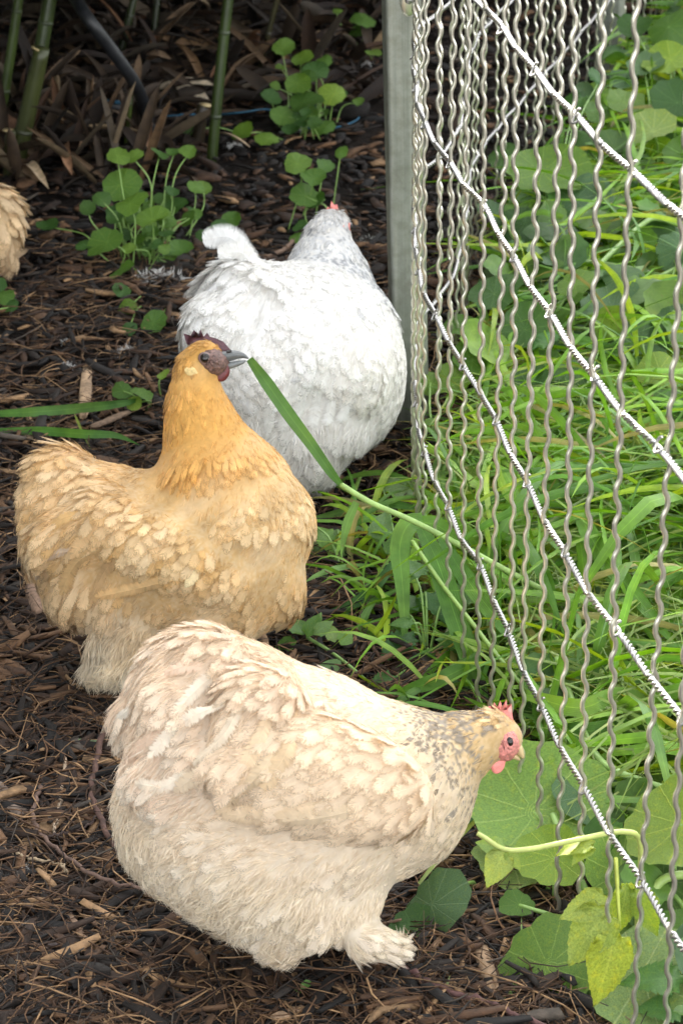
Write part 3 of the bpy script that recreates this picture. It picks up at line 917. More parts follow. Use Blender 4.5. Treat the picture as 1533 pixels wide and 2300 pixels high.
def hen_front():
    s = Hen('hen', 'cream fluffy hen in front with its head lowered through the fence', (640, 2128), (620, 1790), 3)
    cream, pale, tan, white, pink = (.86, .69, .50), (.89, .77, .62), (.66, .47, .31), (.89, .79, .65), (.80, .61, .46)
    s.region('back', flow=(-1, .10, 0), L=76, W=38, sp=20, col=cream, col2=pale, jit=.035, tip=1.04)
    s.region('wing', flow=(-.9, .42, .1), L=92, W=40, sp=21, col=cream, col2=(.82, .66, .47), jit=.025, tip=1.04, lift=.012)
    s.region('breast', flow=(-.55, .8, .1), L=66, W=40, sp=21, col=(.84, .73, .54), col2=pale, jit=.03, tip=1.02)
    s.region('cushion', flow=(-.66, .75, .1), L=84, W=34, sp=19, col=(.83, .68, .50), col2=(.78, .61, .45), jit=.05, lift=.06, curl=.11, hair=.5, hlen=38, hlift=.22, tip=1.05)
    s.region('rump', flow=(-.8, .75, .1), L=74, W=30, sp=19, col=pink, col2=white, jit=.06, lift=.08, curl=.13, hair=.6, hlen=42, hlift=.28, tip=1.05)
    s.region('fluff', flow=(-.5, .85, .25), L=58, W=34, sp=30, col=(.85, .74, .56), col2=(.87, .79, .65), jit=.04, hair=1.0, hlen=46, hlift=.5, feather=.55, lift=.2)
    s.region('thigh', flow=(-.25, 1, .2), L=62, W=36, sp=24, col=(.84, .74, .57), col2=pale, jit=.04, hair=.75, hlen=36, feather=.8)
    s.region('foot', flow=(1, .12, .1), L=52, W=18, sp=15, col=(.82, .72, .55), col2=white, hair=.8, hlen=36, lift=.2)
    s.region('neck', flow=(-.78, .42, 0), L=58, W=17, sp=11, col=(.60, .40, .16), col2=(.76, .57, .32), jit=.12, tip=1.12, hair=.25, hlen=24)
    s.naked = [((1126, 1664, 9), (44, 44, 120)), ((1152, 1668, 9), (36, 42, 120))]
    s.region('head', flow=(-.9, .25, 0), L=24, W=9, sp=6.5, col=(.66, .46, .24), col2=(.74, .55, .32), jit=.12, hair=.4, hlen=15)
    s.ell('back', 60, (610, 1770, -10), (330, 285, 250), -6)
    s.cone('breast', 90, (795, 1788, 0, 220), (872, 1782, 0, 184))
    s.cone('neck', 70, (930, 1735, 0, 150), (1040, 1674, 5, 72))
    s.cone('neck', 26, (1040, 1674, 5, 72), (1092, 1655, 8, 58))
    s.cone('head', 24, (1108, 1650, 8, 54), (1128, 1657, 8, 44))
    s.cone('cushion', 40, (540, 1590, 20, 150), (455, 1560, 10, 150))
    s.cone('cushion', 14, (595, 1590, 165, 108), (545, 1690, 225, 74))
    s.cone('rump', 36, (425, 1545, 0, 122), (345, 1622, 0, 92))
    s.cone('rump', 18, (415, 1612, 90, 114), (358, 1722, 110, 74))
    s.cone('rump', 14, (470, 1700, 170, 72), (400, 1760, 170, 54))
    s.cone('cushion', 14, (470, 1500, 60, 98), (400, 1560, 110, 76))
    s.ell('wing', 12, (725, 1720, 205), (250, 132, 100), -17)
    s.cone('wing', 16, (650, 1768, 225, 66), (550, 1800, 210, 34))
    s.cone('fluff', 60, (450, 1855, 10, 168), (535, 1920, 30, 160))
    s.cone('fluff', 40, (625, 1952, 40, 170), (565, 1900, 60, 138))
    s.cone('fluff', 40, (352, 1800, 20, 80), (365, 1860, 20, 80))
    s.cone('thigh', 45, (740, 1925, 60, 150), (770, 2000, 60, 90))
    s.cone('thigh', 40, (690, 2030, 90, 95), (640, 2085, 80, 60))
    s.cone('foot', 22, (790, 2040, 80, 48), (812, 2095, 80, 40))
    s.cone('foot', 16, (815, 2088, 90, 46), (864, 2106, 96, 36))
    s.cone('foot', 16, (640, 2060, -60, 50), (720, 2090, -50, 34))
    def pat(s, P, names, R, c, rnd):
        ni = names.index('neck')
        x = P[:, 0] + s.cx; y = s.cy - P[:, 1]
        wn = np.clip(R[:, ni] * 1.6, 0, 1)
        # grey-brown dark centres on the hackle, strongest towards the nape
        band = np.exp(-((x - 1000) / 85) ** 2)
        dark = (rnd[:, 2] if rnd.shape[1] > 2 else rnd[:, 0]) < (.36 + .40 * np.clip((1700 - y) / 80, 0, 1)) * band
        d = np.array([.24, .19, .13]) + .18 * rnd[:, 1:2]
        return np.where((dark & (wn > .4))[:, None], d, c)
    s.pattern = pat
    s.build_body(8).plumage(42000, 26000)
    # wing quills: long feathers one over the other, lower edge of the wing
    for k in range(8):
        t = k / 7
        x0, y0 = 860 - 170 * t, 1745 + 60 * t - 40 * t * t
        s.lay('wing_feather', [(x0, y0), (x0 - 90, y0 + 45 - 14 * t), (x0 - 190, y0 + 62 - 34 * t)], 25, (.83 - .03 * t, .68 - .05 * t, .48 - .05 * t), off=(2, 6, 9))
    # soft curved saddle and tail feathers
    for (a, b, c_, w, col) in [((520, 1560), (430, 1600), (350, 1680), 22, white), ((580, 1640), (490, 1690), (410, 1750), 24, (.82, .68, .5)), ((500, 1490), (410, 1490), (320, 1550), 20, pink),
                               ((440, 1690), (390, 1740), (320, 1740), 20, white), ((470, 1440), (400, 1432), (340, 1470), 18, (.74, .6, .48)), ((430, 1790), (380, 1826), (320, 1812), 17, white),
                               ((620, 1560), (585, 1650), (530, 1735), 26, (.82, .65, .44)), ((380, 1550), (310, 1580), (260, 1615), 16, (.84, .77, .66)), ((670, 1570), (650, 1660), (600, 1735), 26, (.80, .62, .40)),
                               ((540, 1480), (470, 1520), (400, 1590), 22, (.84, .74, .60)), ((560, 1540), (520, 1620), (450, 1690), 22, (.84, .72, .56)), ((400, 1620), (340, 1650), (290, 1700), 18, pink), ((640, 1640), (590, 1710), (520, 1780), 26, (.82, .66, .45))]:
        s.lay('tail_feather', [a, b, c_], w, col, off=(0, 9, 12))
    s.blob('face', (1126, 1664, 9), (42, 46, 54), MAT['skin_red'], bumpy=1.2, nu=36, nv=22)
    s.plate('comb', [(1092, 1614), (1086, 1594), (1098, 1584), (1104, 1592), (1108, 1576), (1116, 1590), (1122, 1572), (1127, 1590), (1136, 1570), (1138, 1592), (1147, 1580), (1149, 1602), (1152, 1622), (1144, 1636), (1118, 1632)], 8, 14, MAT['comb_pink'], bulge=7)
    e = s.blob('eye', (1140, 1660, 58), (8, 11, 6), MAT['eye_dark'], rot=15)
    s.blob('eyelid', (1139, 1660, 55), (15, 18, 6), MAT['skin_red'], parent=e, rot=15)
    bk = s.horn('beak', [(1138, 1672, 9), (1160, 1680, 9), (1174, 1702, 9)], [23, 16, 4], MAT['beak_horn'], .8)
    s.horn('lower_beak', [(1136, 1692, 9), (1154, 1698, 9), (1166, 1706, 9)], [13, 9, 3], MAT['beak_horn'], .8, parent=bk)
    s.blob('wattle', (1116, 1712, 26), (16, 24, 7), MAT['comb_pink'], rot=-15)
    s.blob('wattle', (1118, 1710, -8), (15, 22, 7), MAT['comb_pink'], rot=-15)
    s.blob('ear_lobe', (1094, 1670, 56), (11, 13, 6), MAT['lobe'], bumpy=.5)
    return s

def hen_yellow():
    s = Hen('hen', 'golden buff hen with upright neck and a green blade in its beak', (400, 1492), (430, 1225), 4)
    buff, gold, pale, deep = (.75, .47, .18), (.70, .38, .09), (.84, .64, .37), (.60, .33, .10)
    s.region('back', flow=(-1, .35, .1), L=60, W=30, sp=16, col=buff, col2=pale, jit=.08, tip=1.10)
    s.region('side', flow=(-.55, .85, .1), L=56, W=29, sp=15, col=buff, col2=pale, jit=.06, tip=1.08)
    s.region('breast', flow=(-.2, 1, .0), L=48, W=26, sp=13, col=(.79, .53, .24), col2=pale, jit=.05, tip=1.08)
    s.region('low', flow=(-.5, .8, .1), L=60, W=36, sp=18, col=(.68, .41, .15), col2=(.76, .52, .26), jit=.08, tip=1.08, hair=.1)
    s.region('cushion', flow=(-.75, .7, .1), L=76, W=30, sp=16, col=(.74, .48, .21), col2=(.80, .58, .33), jit=.05, lift=.045, curl=.09, tip=1.05, hair=.45, hlen=32, hlift=.2)
    s.region('rear', flow=(-.4, .9, .1), L=66, W=28, sp=18, col=(.58, .37, .16), col2=(.68, .48, .27), jit=.1, hair=.4, hlen=34, lift=.16)
    s.region('fluff', flow=(-.35, .95, .1), L=46, W=26, sp=24, col=(.86, .74, .55), col2=(.87, .79, .63), hair=1.0, hlen=42, hlift=.4, feather=.5, lift=.15)
    s.region('hackle', flow=(.12, 1, .0), L=60, W=13, sp=8.5, col=gold, col2=(.74, .38, .07), jit=.12, tip=1.12, lift=.05, curl=.06, hair=.2, hlen=26)
    s.naked = [((472, 813, 12), (35, 31, 120)), ((504, 812, 12), (30, 32, 120))]
    s.region('head', flow=(-.5, .8, 0), L=20, W=7, sp=5.5, col=(.68, .36, .08), col2=(.72, .42, .12), jit=.12, hair=.3, hlen=13, lift=.05)
    s.ell('side', 60, (420, 1235, 0), (230, 185, 180), 0)
    s.cone('breast', 70, (545, 1215, 30, 158), (560, 1290, 40, 118))
    s.cone('breast', 70, (525, 1110, 20, 128), (545, 1160, 25, 140))
    s.cone('back', 60, (340, 1190, -10, 115), (250, 1190, -10, 130))
    s.cone('cushion', 36, (225, 1150, 0, 112), (150, 1105, 0, 88))
    s.cone('cushion', 26, (140, 1075, 0, 76), (120, 1130, 10, 74))
    s.cone('cushion', 16, (255, 1180, 100, 92), (160, 1215, 95, 76))
    s.cone('rear', 30, (140, 1210, 10, 92), (180, 1290, 20, 90))
    s.cone('rear', 30, (200, 1310, 30, 95), (270, 1330, 40, 80))
    s.ell('side', 14, (405, 1245, 138), (190, 88, 86), -22)
    s.cone('low', 40, (300, 1310, 70, 90), (480, 1330, 70, 100))
    s.cone('low', 36, (560, 1340, 60, 92), (620, 1330, 50, 62))
    s.cone('low', 20, (650, 1345, 40, 34), (655, 1366, 40, 20))
    s.cone('hackle', 60, (492, 1065, 10, 112), (450, 945, 10, 74))
    s.cone('hackle', 34, (450, 945, 10, 72), (439, 890, 10, 53))
    s.cone('hackle', 30, (439, 890, 10, 53), (440, 848, 10, 47))
    s.cone('hackle', 50, (472, 1078, 45, 104), (466, 1030, 22, 84))
    s.cone('head', 24, (446, 820, 10, 46), (458, 808, 10, 44))
    s.cone('fluff', 30, (290, 1400, 60, 78), (268, 1478, 60, 50))
    s.cone('fluff', 20, (250, 1450, 50, 50), (222, 1495, 50, 26))
    s.cone('fluff', 30, (470, 1405, 60, 85), (470, 1470, 60, 55))
    def pat(s, P, names, R, c, rnd):
        ni = names.index('hackle')
        x = P[:, 0] + s.cx; y = s.cy - P[:, 1]
        wn = R[:, ni]
        # the hackle pales into the buff body
        t = np.clip((y - 1090) / 70, 0, 1)[:, None] * wn[:, None]
        c = c * (1 - t) + np.array([.80, .56, .26]) * t
        g = np.clip((1150 - y - .35 * np.abs(x - 430) + 130 * (rnd[:, 0] - .5)) / 200, 0, 1)[:, None] * (x > 330)[:, None] * .85
        c = c * (1 - g) + np.array([.71, .40, .11]) * (.88 + .24 * rnd[:, 1:2]) * g
        # pale scale edges high on the shoulder, warm band lower
        blot = np.sin(x * .021 + 1) * np.sin(y * .027) + .6 * np.sin(x * .05 + y * .043)
        k = np.clip(blot * .5, -.35, .45)[:, None] * (1 - wn[:, None])
        c = np.where(k > 0, c * (1 - k) + np.array([.84, .68, .45]) * k, c * (1 + k * .5))
        if rnd.shape[1] > 3:
            dot = (rnd[:, 3] < .03) & (wn > .5) & (y > 980) & (y < 1110) & (x < 470)
            c = np.where(dot[:, None], c * .45, c)
        return c
    s.pattern = pat
    s.build_body(6.5).plumage(40000, 22000)
    for k in range(6):
        t = k / 5
        x0, y0 = 450 - 80 * t, 1270 + 24 * t
        s.lay('wing_feather', [(x0, y0), (x0 - 60, y0 + 28), (x0 - 140, y0 + 50 - 8 * t)], 17, (.79 - .03 * t, .55 - .04 * t, .27 - .03 * t), off=(2, 5, 8))
    for (a, b, c_, w, col) in [((250, 1095), (180, 1085), (110, 1140), 20, (.80, .58, .32)), ((220, 1150), (150, 1170), (95, 1240), 20, (.70, .46, .2)), ((230, 1070), (160, 1040), (90, 1070), 18, (.80, .60, .36)),
                               ((260, 1220), (190, 1260), (150, 1330), 20, (.62, .42, .2)), ((190, 1040), (140, 1015), (90, 1040), 15, (.80, .58, .34)), ((200, 1230), (120, 1250), (85, 1300), 16, (.55, .42, .3)),
                               ((290, 1150), (230, 1180), (180, 1250), 20, (.78, .54, .28)), ((300, 1230), (250, 1280), (215, 1350), 18, (.60, .4, .2))]:
        s.lay('tail_feather', [a, b, c_], w, col, off=(0, 6, 8))
    s.blob('face', (476, 815, 12), (38, 34, 56), MAT['skin_dark'], rot=-20, bumpy=1.2, nu=36, nv=22)
    s.plate('comb', [(440, 780), (420, 774), (413, 750), (428, 757), (436, 742), (444, 756), (451, 741), (458, 757), (466, 748), (472, 757), (484, 760), (502, 768), (520, 788), (504, 796), (476, 784)], 12, 10, MAT['comb_dark'], bulge=5)
    e = s.blob('eye', (464, 808, 64), (11, 11, 7), MAT['eye_dark'])
    s.blob('eyelid', (464, 808, 61), (16, 14, 6), MAT['eye_ring'], parent=e, rot=-10)
    bk = s.horn('beak', [(490, 806, 12), (520, 799, 12), (544, 799, 12), (559, 806, 12)], [21, 16, 9, 2], MAT['beak_slate'], .75)
    s.horn('lower_beak', [(488, 826, 12), (518, 821, 12), (542, 815, 12), (553, 811, 12)], [13, 10, 6, 2], MAT['beak_slate'], .8, parent=bk)
    s.horn('nostril', [(510, 792, 25), (521, 790, 25)], [4, 3], MAT['eye_dark'], 1.0, parent=bk)
    s.blob('wattle', (500, 838, 26), (14, 22, 6), MAT['wattle_dark'], rot=-25)
    s.blob('wattle', (502, 838, -4), (13, 20, 6), MAT['wattle_dark'], rot=-25)
    s.blob('ear_lobe', (434, 838, 58), (17, 11, 6), MAT['lobe'], rot=-20, bumpy=.6)
    return s

def hen_white():
    s = Hen('hen', 'white hen with grey flecked neck seen from behind beside the post', (690, 1050), (660, 830), 5)
    wh, cool, warm = (.90, .885, .845), (.87, .87, .855), (.90, .865, .77)
    s.region('back', flow=(.0, 1, .5), L=58, W=34, sp=16, col=wh, col2=cool, jit=.03, tip=1.03)
    s.region('right', flow=(-.1, 1, .2), L=56, W=32, sp=16, col=wh, col2=warm, jit=.03, tip=1.03)
    s.region('rump', flow=(-.6, .6, .6), L=74, W=32, sp=19, col=wh, col2=cool, jit=.03, lift=.05, curl=.10, hair=.5, hlen=32, hlift=.2)
    s.region('fluff', flow=(.05, 1, .25), L=60, W=34, sp=22, col=(.85, .84, .80), col2=wh, hair=.9, hlen=40, hlift=.35, lift=.16, feather=.8)
    s.region('hackle', flow=(-.05, 1, .3), L=54, W=14, sp=9, col=wh, col2=(.70, .72, .75), jit=.06, tip=1.0, lift=.06, hair=.2, hlen=24)
    s.naked = [((770, 512, -98), (27, 38, 46))]
    s.region('head', flow=(-.3, .9, .3), L=18, W=6, sp=5, col=(.72, .70, .66), col2=(.52, .51, .50), jit=.12, hair=.35, hlen=12)
    s.ell('back', 60, (665, 820, 0), (238, 232, 250), 0)
    s.cone('right', 60, (745, 790, -70, 145), (740, 870, 0, 150))
    s.cone('rump', 40, (560, 740, 110, 145), (530, 760, 150, 112))
    s.cone('rump', 34, (560, 690, 130, 84), (545, 650, 150, 50))
    s.cone('back', 14, (600, 850, 180, 125), (650, 815, 175, 115))
    s.cone('right', 14, (772, 845, 125, 108), (802, 820, 70, 98))
    s.cone('fluff', 40, (600, 950, 110, 150), (670, 990, 110, 108))
    s.cone('fluff', 30, (720, 960, 90, 110), (700, 1030, 80, 62))
    s.cone('fluff', 24, (690, 1050, 80, 48), (676, 1090, 80, 26))
    s.cone('hackle', 45, (744, 705, -60, 128), (735, 618, -86, 92))
    s.cone('hackle', 30, (735, 618, -86, 90), (731, 568, -94, 66))
    s.cone('hackle', 26, (731, 568, -94, 66), (734, 525, -100, 46))
    s.cone('head', 20, (736, 512, -100, 45), (744, 498, -104, 42))
    def pat(s, P, names, R, c, rnd):
        x = P[:, 0] + s.cx; y = s.cy - P[:, 1]
        wn = R[:, names.index('hackle')]
        r2 = rnd[:, 2] if rnd.shape[1] > 2 else rnd[:, 0]
        ring = np.exp(-((y - 612 - .15 * np.abs(x - 735)) / 40) ** 2)
        m = (r2 < .14 + .42 * ring) & (wn > .45) & (y < 690)
        c = np.where(m[:, None], np.array([.30, .31, .33]) + .3 * rnd[:, 1:2], c)
        if rnd.shape[1] > 3:
            fl = (rnd[:, 3] < .016) & (wn < .4) & (x > 660)
            c = np.where(fl[:, None], np.array([.58, .58, .58]) + .2 * rnd[:, 1:2], c)
        return c
    s.pattern = pat
    s.build_body(7).plumage(34000, 20000)
    # two sickle feathers curling up and over
    s.vane('tail_feather', [(590, 680, 150), (562, 600, 165), (525, 552, 168), (466, 556, 160)], 27, (.86, .87, .87), side=(.75, .6, .25), n=22, pw=(.6, .9, 1.05, 1.1, 1.0), loose=.03)
    s.vane('tail_feather', [(604, 690, 160), (578, 625, 185), (550, 588, 192), (500, 590, 185)], 26, (.88, .88, .86), side=(.75, .6, .25), n=22, pw=(.6, .9, 1.05, 1.1, 1.0), loose=.03)
    for (a, b, c_, w, col) in [((570, 650), (510, 690), (450, 765), 20, (.87, .87, .86)), ((590, 680), (550, 750), (480, 800), 20, (.86, .86, .83)), ((545, 640), (490, 660), (440, 715), 18, (.86, .86, .86)), ((610, 690), (590, 770), (530, 830), 20, (.87, .87, .85))]:
        s.lay('saddle_feather', [a, b, c_], w, col, off=(0, 6, 9))
    for k in range(6):
        x0 = 610 + 32 * k
        s.lay('wing_feather', [(x0 + 14, 880 - 4 * k), (x0 + 6, 930 - 3 * k), (x0 - 4, 985 - 6 * k)], 18, (.87, .87, .84), off=(1, 4, 5))
    s.blob('face', (763, 512, -100), (23, 34, 38), MAT['skin_red'], rot=8, bumpy=.6)
    s.plate('comb', [(732, 478), (728, 464), (735, 452), (740, 458), (743, 438), (750, 448), (757, 446), (760, 462), (764, 476), (752, 488)], -100, 12, MAT['comb_pink'], bulge=5)
    s.blob('wattle', (770, 548, -104), (9, 18, 9), MAT['comb_pink'], rot=5)
    e = s.blob('eye', (786, 500, -90), (6, 8, 8), MAT['eye_dark'])
    s.blob('eyelid', (783, 500, -92), (7, 11, 11), MAT['skin_red'], parent=e)
    bk = s.horn('beak', [(772, 508, -125), (782, 511, -146), (786, 519, -160)], [14, 9, 2], MAT['beak_horn'], .8)
    s.blob('ear_lobe', (762, 528, -74), (9, 12, 7), MAT['lobe'], bumpy=.4)
    return s

def hen_edge():
    s = Hen('hen', 'tan speckled hen cut off by the left edge of the picture', (-70, 640), (-75, 500), 6)
    s.region('back', flow=(.3, 1, .3), L=58, W=34, sp=17, col=(.66, .46, .24), col2=(.76, .60, .38), jit=.1, tip=1.12)
    s.region('rump', flow=(.6, .8, .2), L=66, W=30, sp=16, col=(.70, .52, .30), col2=(.55, .40, .24), jit=.12, lift=.16, tip=1.1, hair=.15, hlen=26)
    s.region('fluff', flow=(.2, 1, .2), L=46, W=26, sp=17, col=(.60, .44, .30), col2=(.70, .56, .4), hair=.6, hlen=28)
    s.region('neck', flow=(-.2, 1, .1), L=40, W=12, sp=9, col=(.62, .40, .16), jit=.1, hair=.2, hlen=18)
    s.ell('back', 40, (-80, 505, 0), (125, 110, 110), 0)
    s.cone('rump', 30, (-10, 480, 20, 58), (5, 500, 25, 46))
    s.cone('rump', 24, (-20, 540, 40, 62), (0, 560, 30, 46))
    s.cone('fluff', 30, (-70, 570, 40, 70), (-60, 610, 30, 50))
    s.cone('neck', 40, (-170, 450, 0, 60), (-190, 380, 0, 34))
    s.cone('neck', 20, (-193, 365, 0, 30), (-200, 352, 0, 28))
    s.build_body(7).plumage(12000, 5000)
    s.plate('comb', [(-215, 335), (-212, 318), (-204, 328), (-198, 314), (-192, 328), (-184, 320), (-182, 340)], 0, 4, MAT['comb_pink'])
    s.horn('beak', [(-222, 350, 0), (-238, 354, 0), (-246, 362, 0)], [11, 7, 2], MAT['beak_horn'])
    s.blob('eye', (-212, 346, 24), (6, 6, 4), MAT['eye_dark'])
    return s

HF, HY, HW, HE = hen_front(), hen_yellow(), hen_white(), hen_edge()

# ------------------------------------------------------------------ unseen foliage added to shade the run, then the bamboo canes
def leaf_cloud(n, pos, L, W, droop=.5, seed=1):
    """n slender leaves at pos (n,3) -> V, F, uv"""
    r = np.random.default_rng(seed)
    a = r.uniform(0, 2 * PI, n)
    T = unit(np.stack([np.cos(a), np.sin(a), r.uniform(-1.2, .3, n) * droop], -1))
    S = unit(np.cross(T, r.normal(0, 1, (n, 3))))
    L = L * r.uniform(.6, 1.3, n)[:, None]; W = W * r.uniform(.7, 1.2, n)[:, None]
    p0 = pos; p1 = pos + T * L * .4; p2 = pos + T * L - np.array([0, 0, 1]) * L * .15
    V = np.stack([p0, p1 - S * W, p1 + S * W, p2], 1).reshape(-1, 3)
    b = np.arange(n)[:, None] * 4
    F = np.vstack([b + np.array([[0, 1, 2]]), b + np.array([[1, 3, 2]])])
    uv = np.tile(np.array([[.5, 0], [0, .4], [1, .4], [.5, 1.0]]), (n, 1))
    return V, F, uv

def build_shade_grove():
    r = np.random.default_rng(21)
    mb = MB()
    n = 15000
    x = r.uniform(-4.2, 1.7, n); y = r.uniform(6.7, 7.7, n)
    top = .51 * (y - 1.84) - (x - .23)  # unseen sunward mass, top sloped to set the shadow edge on the fence
    z = r.uniform(0, 1, n) ** .8 * np.minimum(top, 6.2)
    ok = top > .1
    p = np.stack([x, y, z], -1)[ok]
    V, F, uv = leaf_cloud(len(p), p, .34, .045, .5, 3)
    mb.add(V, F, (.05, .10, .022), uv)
    n = 36000                                                   # unseen spray added above the view to darken the litter
    x = r.uniform(-2.8, .15, n); y = r.uniform(3.7, 6.9, n); z = r.uniform(.5, 2.3, n)
    p = np.stack([x, y, z], -1)
    p = p[((p[:, 1] - 4.2) > (p[:, 0] + .45) * 1.1) & (p[:, 2] > 1.36 - .226 * p[:, 1] + .22)]
    V, F, uv = leaf_cloud(len(p), p, .22, .022, .5, 4)
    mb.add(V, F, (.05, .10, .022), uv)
    n = 9000                                                   # unseen leaf wall added on the left to block side light
    x = r.uniform(-2.9, -1.9, n); y = r.uniform(.2, 7.2, n); z = r.uniform(0, 3.6, n)
    V, F, uv = leaf_cloud(n, np.stack([x, y, z], -1), .30, .04, .5, 5)
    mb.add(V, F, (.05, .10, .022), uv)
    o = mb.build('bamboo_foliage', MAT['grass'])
    tag(o, 'dense dark bamboo foliage shading the run from behind', 'foliage', kind='stuff')
build_shade_grove()

def culm(name, p0, p1, rad, col, label, cut=False, node=.16, group='bamboo canes at the back'):
    p0, p1 = np.asarray(p0, float), np.asarray(p1, float)
    root = thing(name, p0, label, 'bamboo', group)
    L = np.linalg.norm(p1 - p0)
    n = max(6, int(L / .02))
    t = np.linspace(0, 1, n)
    P = p0 + (p1 - p0) * t[:, None]
    P[:, 0] += .006 * np.sin(t * L * 5 + p0[0] * 9)
    r = np.full(n, rad) * (1 - .15 * t)
    col = tuple(np.array(col) * .36)  # cane colour scaled down to carry the grove's deep shade
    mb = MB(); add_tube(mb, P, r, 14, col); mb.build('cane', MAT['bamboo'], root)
    k = node * .6
    while k < L - .01:
        c = p0 + (p1 - p0) * (k / L); c[0] += .006 * np.sin(k * 5 + p0[0] * 9)
        d = (p1 - p0) / L
        mb = MB()
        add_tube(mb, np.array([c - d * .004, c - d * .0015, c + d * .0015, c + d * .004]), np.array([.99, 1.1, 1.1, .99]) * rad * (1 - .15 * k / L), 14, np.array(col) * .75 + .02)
        mb.build('node', MAT['bamboo'], root)
        k += node
    if cut:
        d = (p1 - p0) / L
        mb = MB(); add_tube(mb, np.array([p1 - d * .002, p1 + d * .0012]), rad * .83, 14, (.52, .40, .20)); mb.build('cut_end', MAT['bamboo'], root)
    return root

def px_up(x0, y0, x1, y1, dY=0.0):
    """ground point at pixel 0 and the point above it that shows at pixel 1 (same distance +dY)"""
    a = at_z(x0, y0); b = at_y(x1, y1, a[1] + dY)
    return a, b
gr, dk, ye = (.085, .135, .022), (.045, .075, .015), (.22, .20, .06)
def ext(a, b, k): return a, a + (b - a) * k
for (x0, y0, x1, y1, dY, rad, col, cut, k, lab) in [
    (480, 362, 517, -20, .04, .0105, (.075, .125, .018), False, 3.2, 'slim dark green bamboo cane rising above the white hen'),
    (-8, 300, 36, -20, .03, .010, (.12, .19, .03), False, 3.5, 'bright green bamboo cane at the top left corner'),
    (42, 330, 108, -20, .05, .0145, gr, False, 3.0, 'thick olive bamboo cane leaning right near the left edge'),
    (22, 390, 88, 108, .0, .0175, (.10, .12, .03), True, 1, 'thick cut bamboo stump leaning right at upper left'),
    (14, 398, 18, 292, .0, .0115, (.11, .12, .03), True, 1, 'short cut bamboo stump at the left edge'),
    (52, 372, 57, 284, .0, .0075, (.26, .20, .06), True, 1, 'short yellow cut bamboo stump near the left edge'),
    (276, 328, 296, 206, .0, .0050, (.13, .19, .03), True, 1, 'thin short green bamboo shoot beside the black hose'),
    (262, 120, 300, -20, .03, .0085, (.055, .085, .015), False, 3, 'dim green bamboo cane at top left centre'),
    (338, 95, 354, -20, .03, .0075, (.05, .075, .015), False, 3, 'dim bamboo cane at the top right of the hose'),
    (445, 330, 462, 235, 0, .013, (.08, .06, .03), True, 1, 'brown rotten bamboo stump behind the slim cane'),
    (585, 160, 612, 50, .0, .006, (.10, .09, .03), False, 2.5, 'thin brownish bamboo cane near the top centre')]:
    a, b = px_up(x0, y0, x1, y1, dY)
    a, b = ext(a, b, k)
    culm('bamboo_stump' if cut else 'bamboo_cane', a - np.array([0, 0, .01]), b, rad, col, lab, cut)

# black hose and blue twine
def curve_thing(name, label, cat, pts, r, mat, col=None, seg=8, n=40, group=None, rough=0):
    P = bez(pts, n)
    if rough: P = P + rng.normal(0, rough, P.shape)
    mb = MB(); add_tube(mb, P, r, seg, col)
    o = mb.build(name, mat, loc=P[0])
    return tag(o, label, cat, group)
curve_thing('hose', 'black garden hose curving down through the bamboo litter', 'hose',
            [at_z(150, -40, .30), at_z(190, 30, .28), at_z(250, 110, .21), at_z(305, 190, .13), at_z(330, 260, .05), at_z(345, 330, .012)], .0125, MAT['hose'], None, 12)
curve_thing('hose', 'black hose lying level behind the cut stumps', 'hose',
            [at_z(70, 190, .05), at_z(140, 212, .05), at_z(220, 235, .05), at_z(300, 250, .03), at_z(340, 270, .02)], .013, MAT['hose'], None, 12)
curve_thing('twine', 'thin blue twine lying across the litter', 'twine',
            [at_z(365, 262, .02), at_z(420, 257, .025), at_z(480, 258, .02), at_z(545, 252, .03), at_z(600, 246, .02), at_z(640, 262, .012), at_z(700, 290, .01), at_z(760, 285, .01), at_z(800, 270, .012), at_z(808, 255, .012)], .0019, MAT['twine'], None, 6, 80)
curve_thing('twine', 'short scrap of blue twine beside the hose', 'twine', [at_z(232, 226, .07), at_z(258, 230, .07), at_z(282, 232, .065)], .0045, MAT['twine'], None, 6, 12)

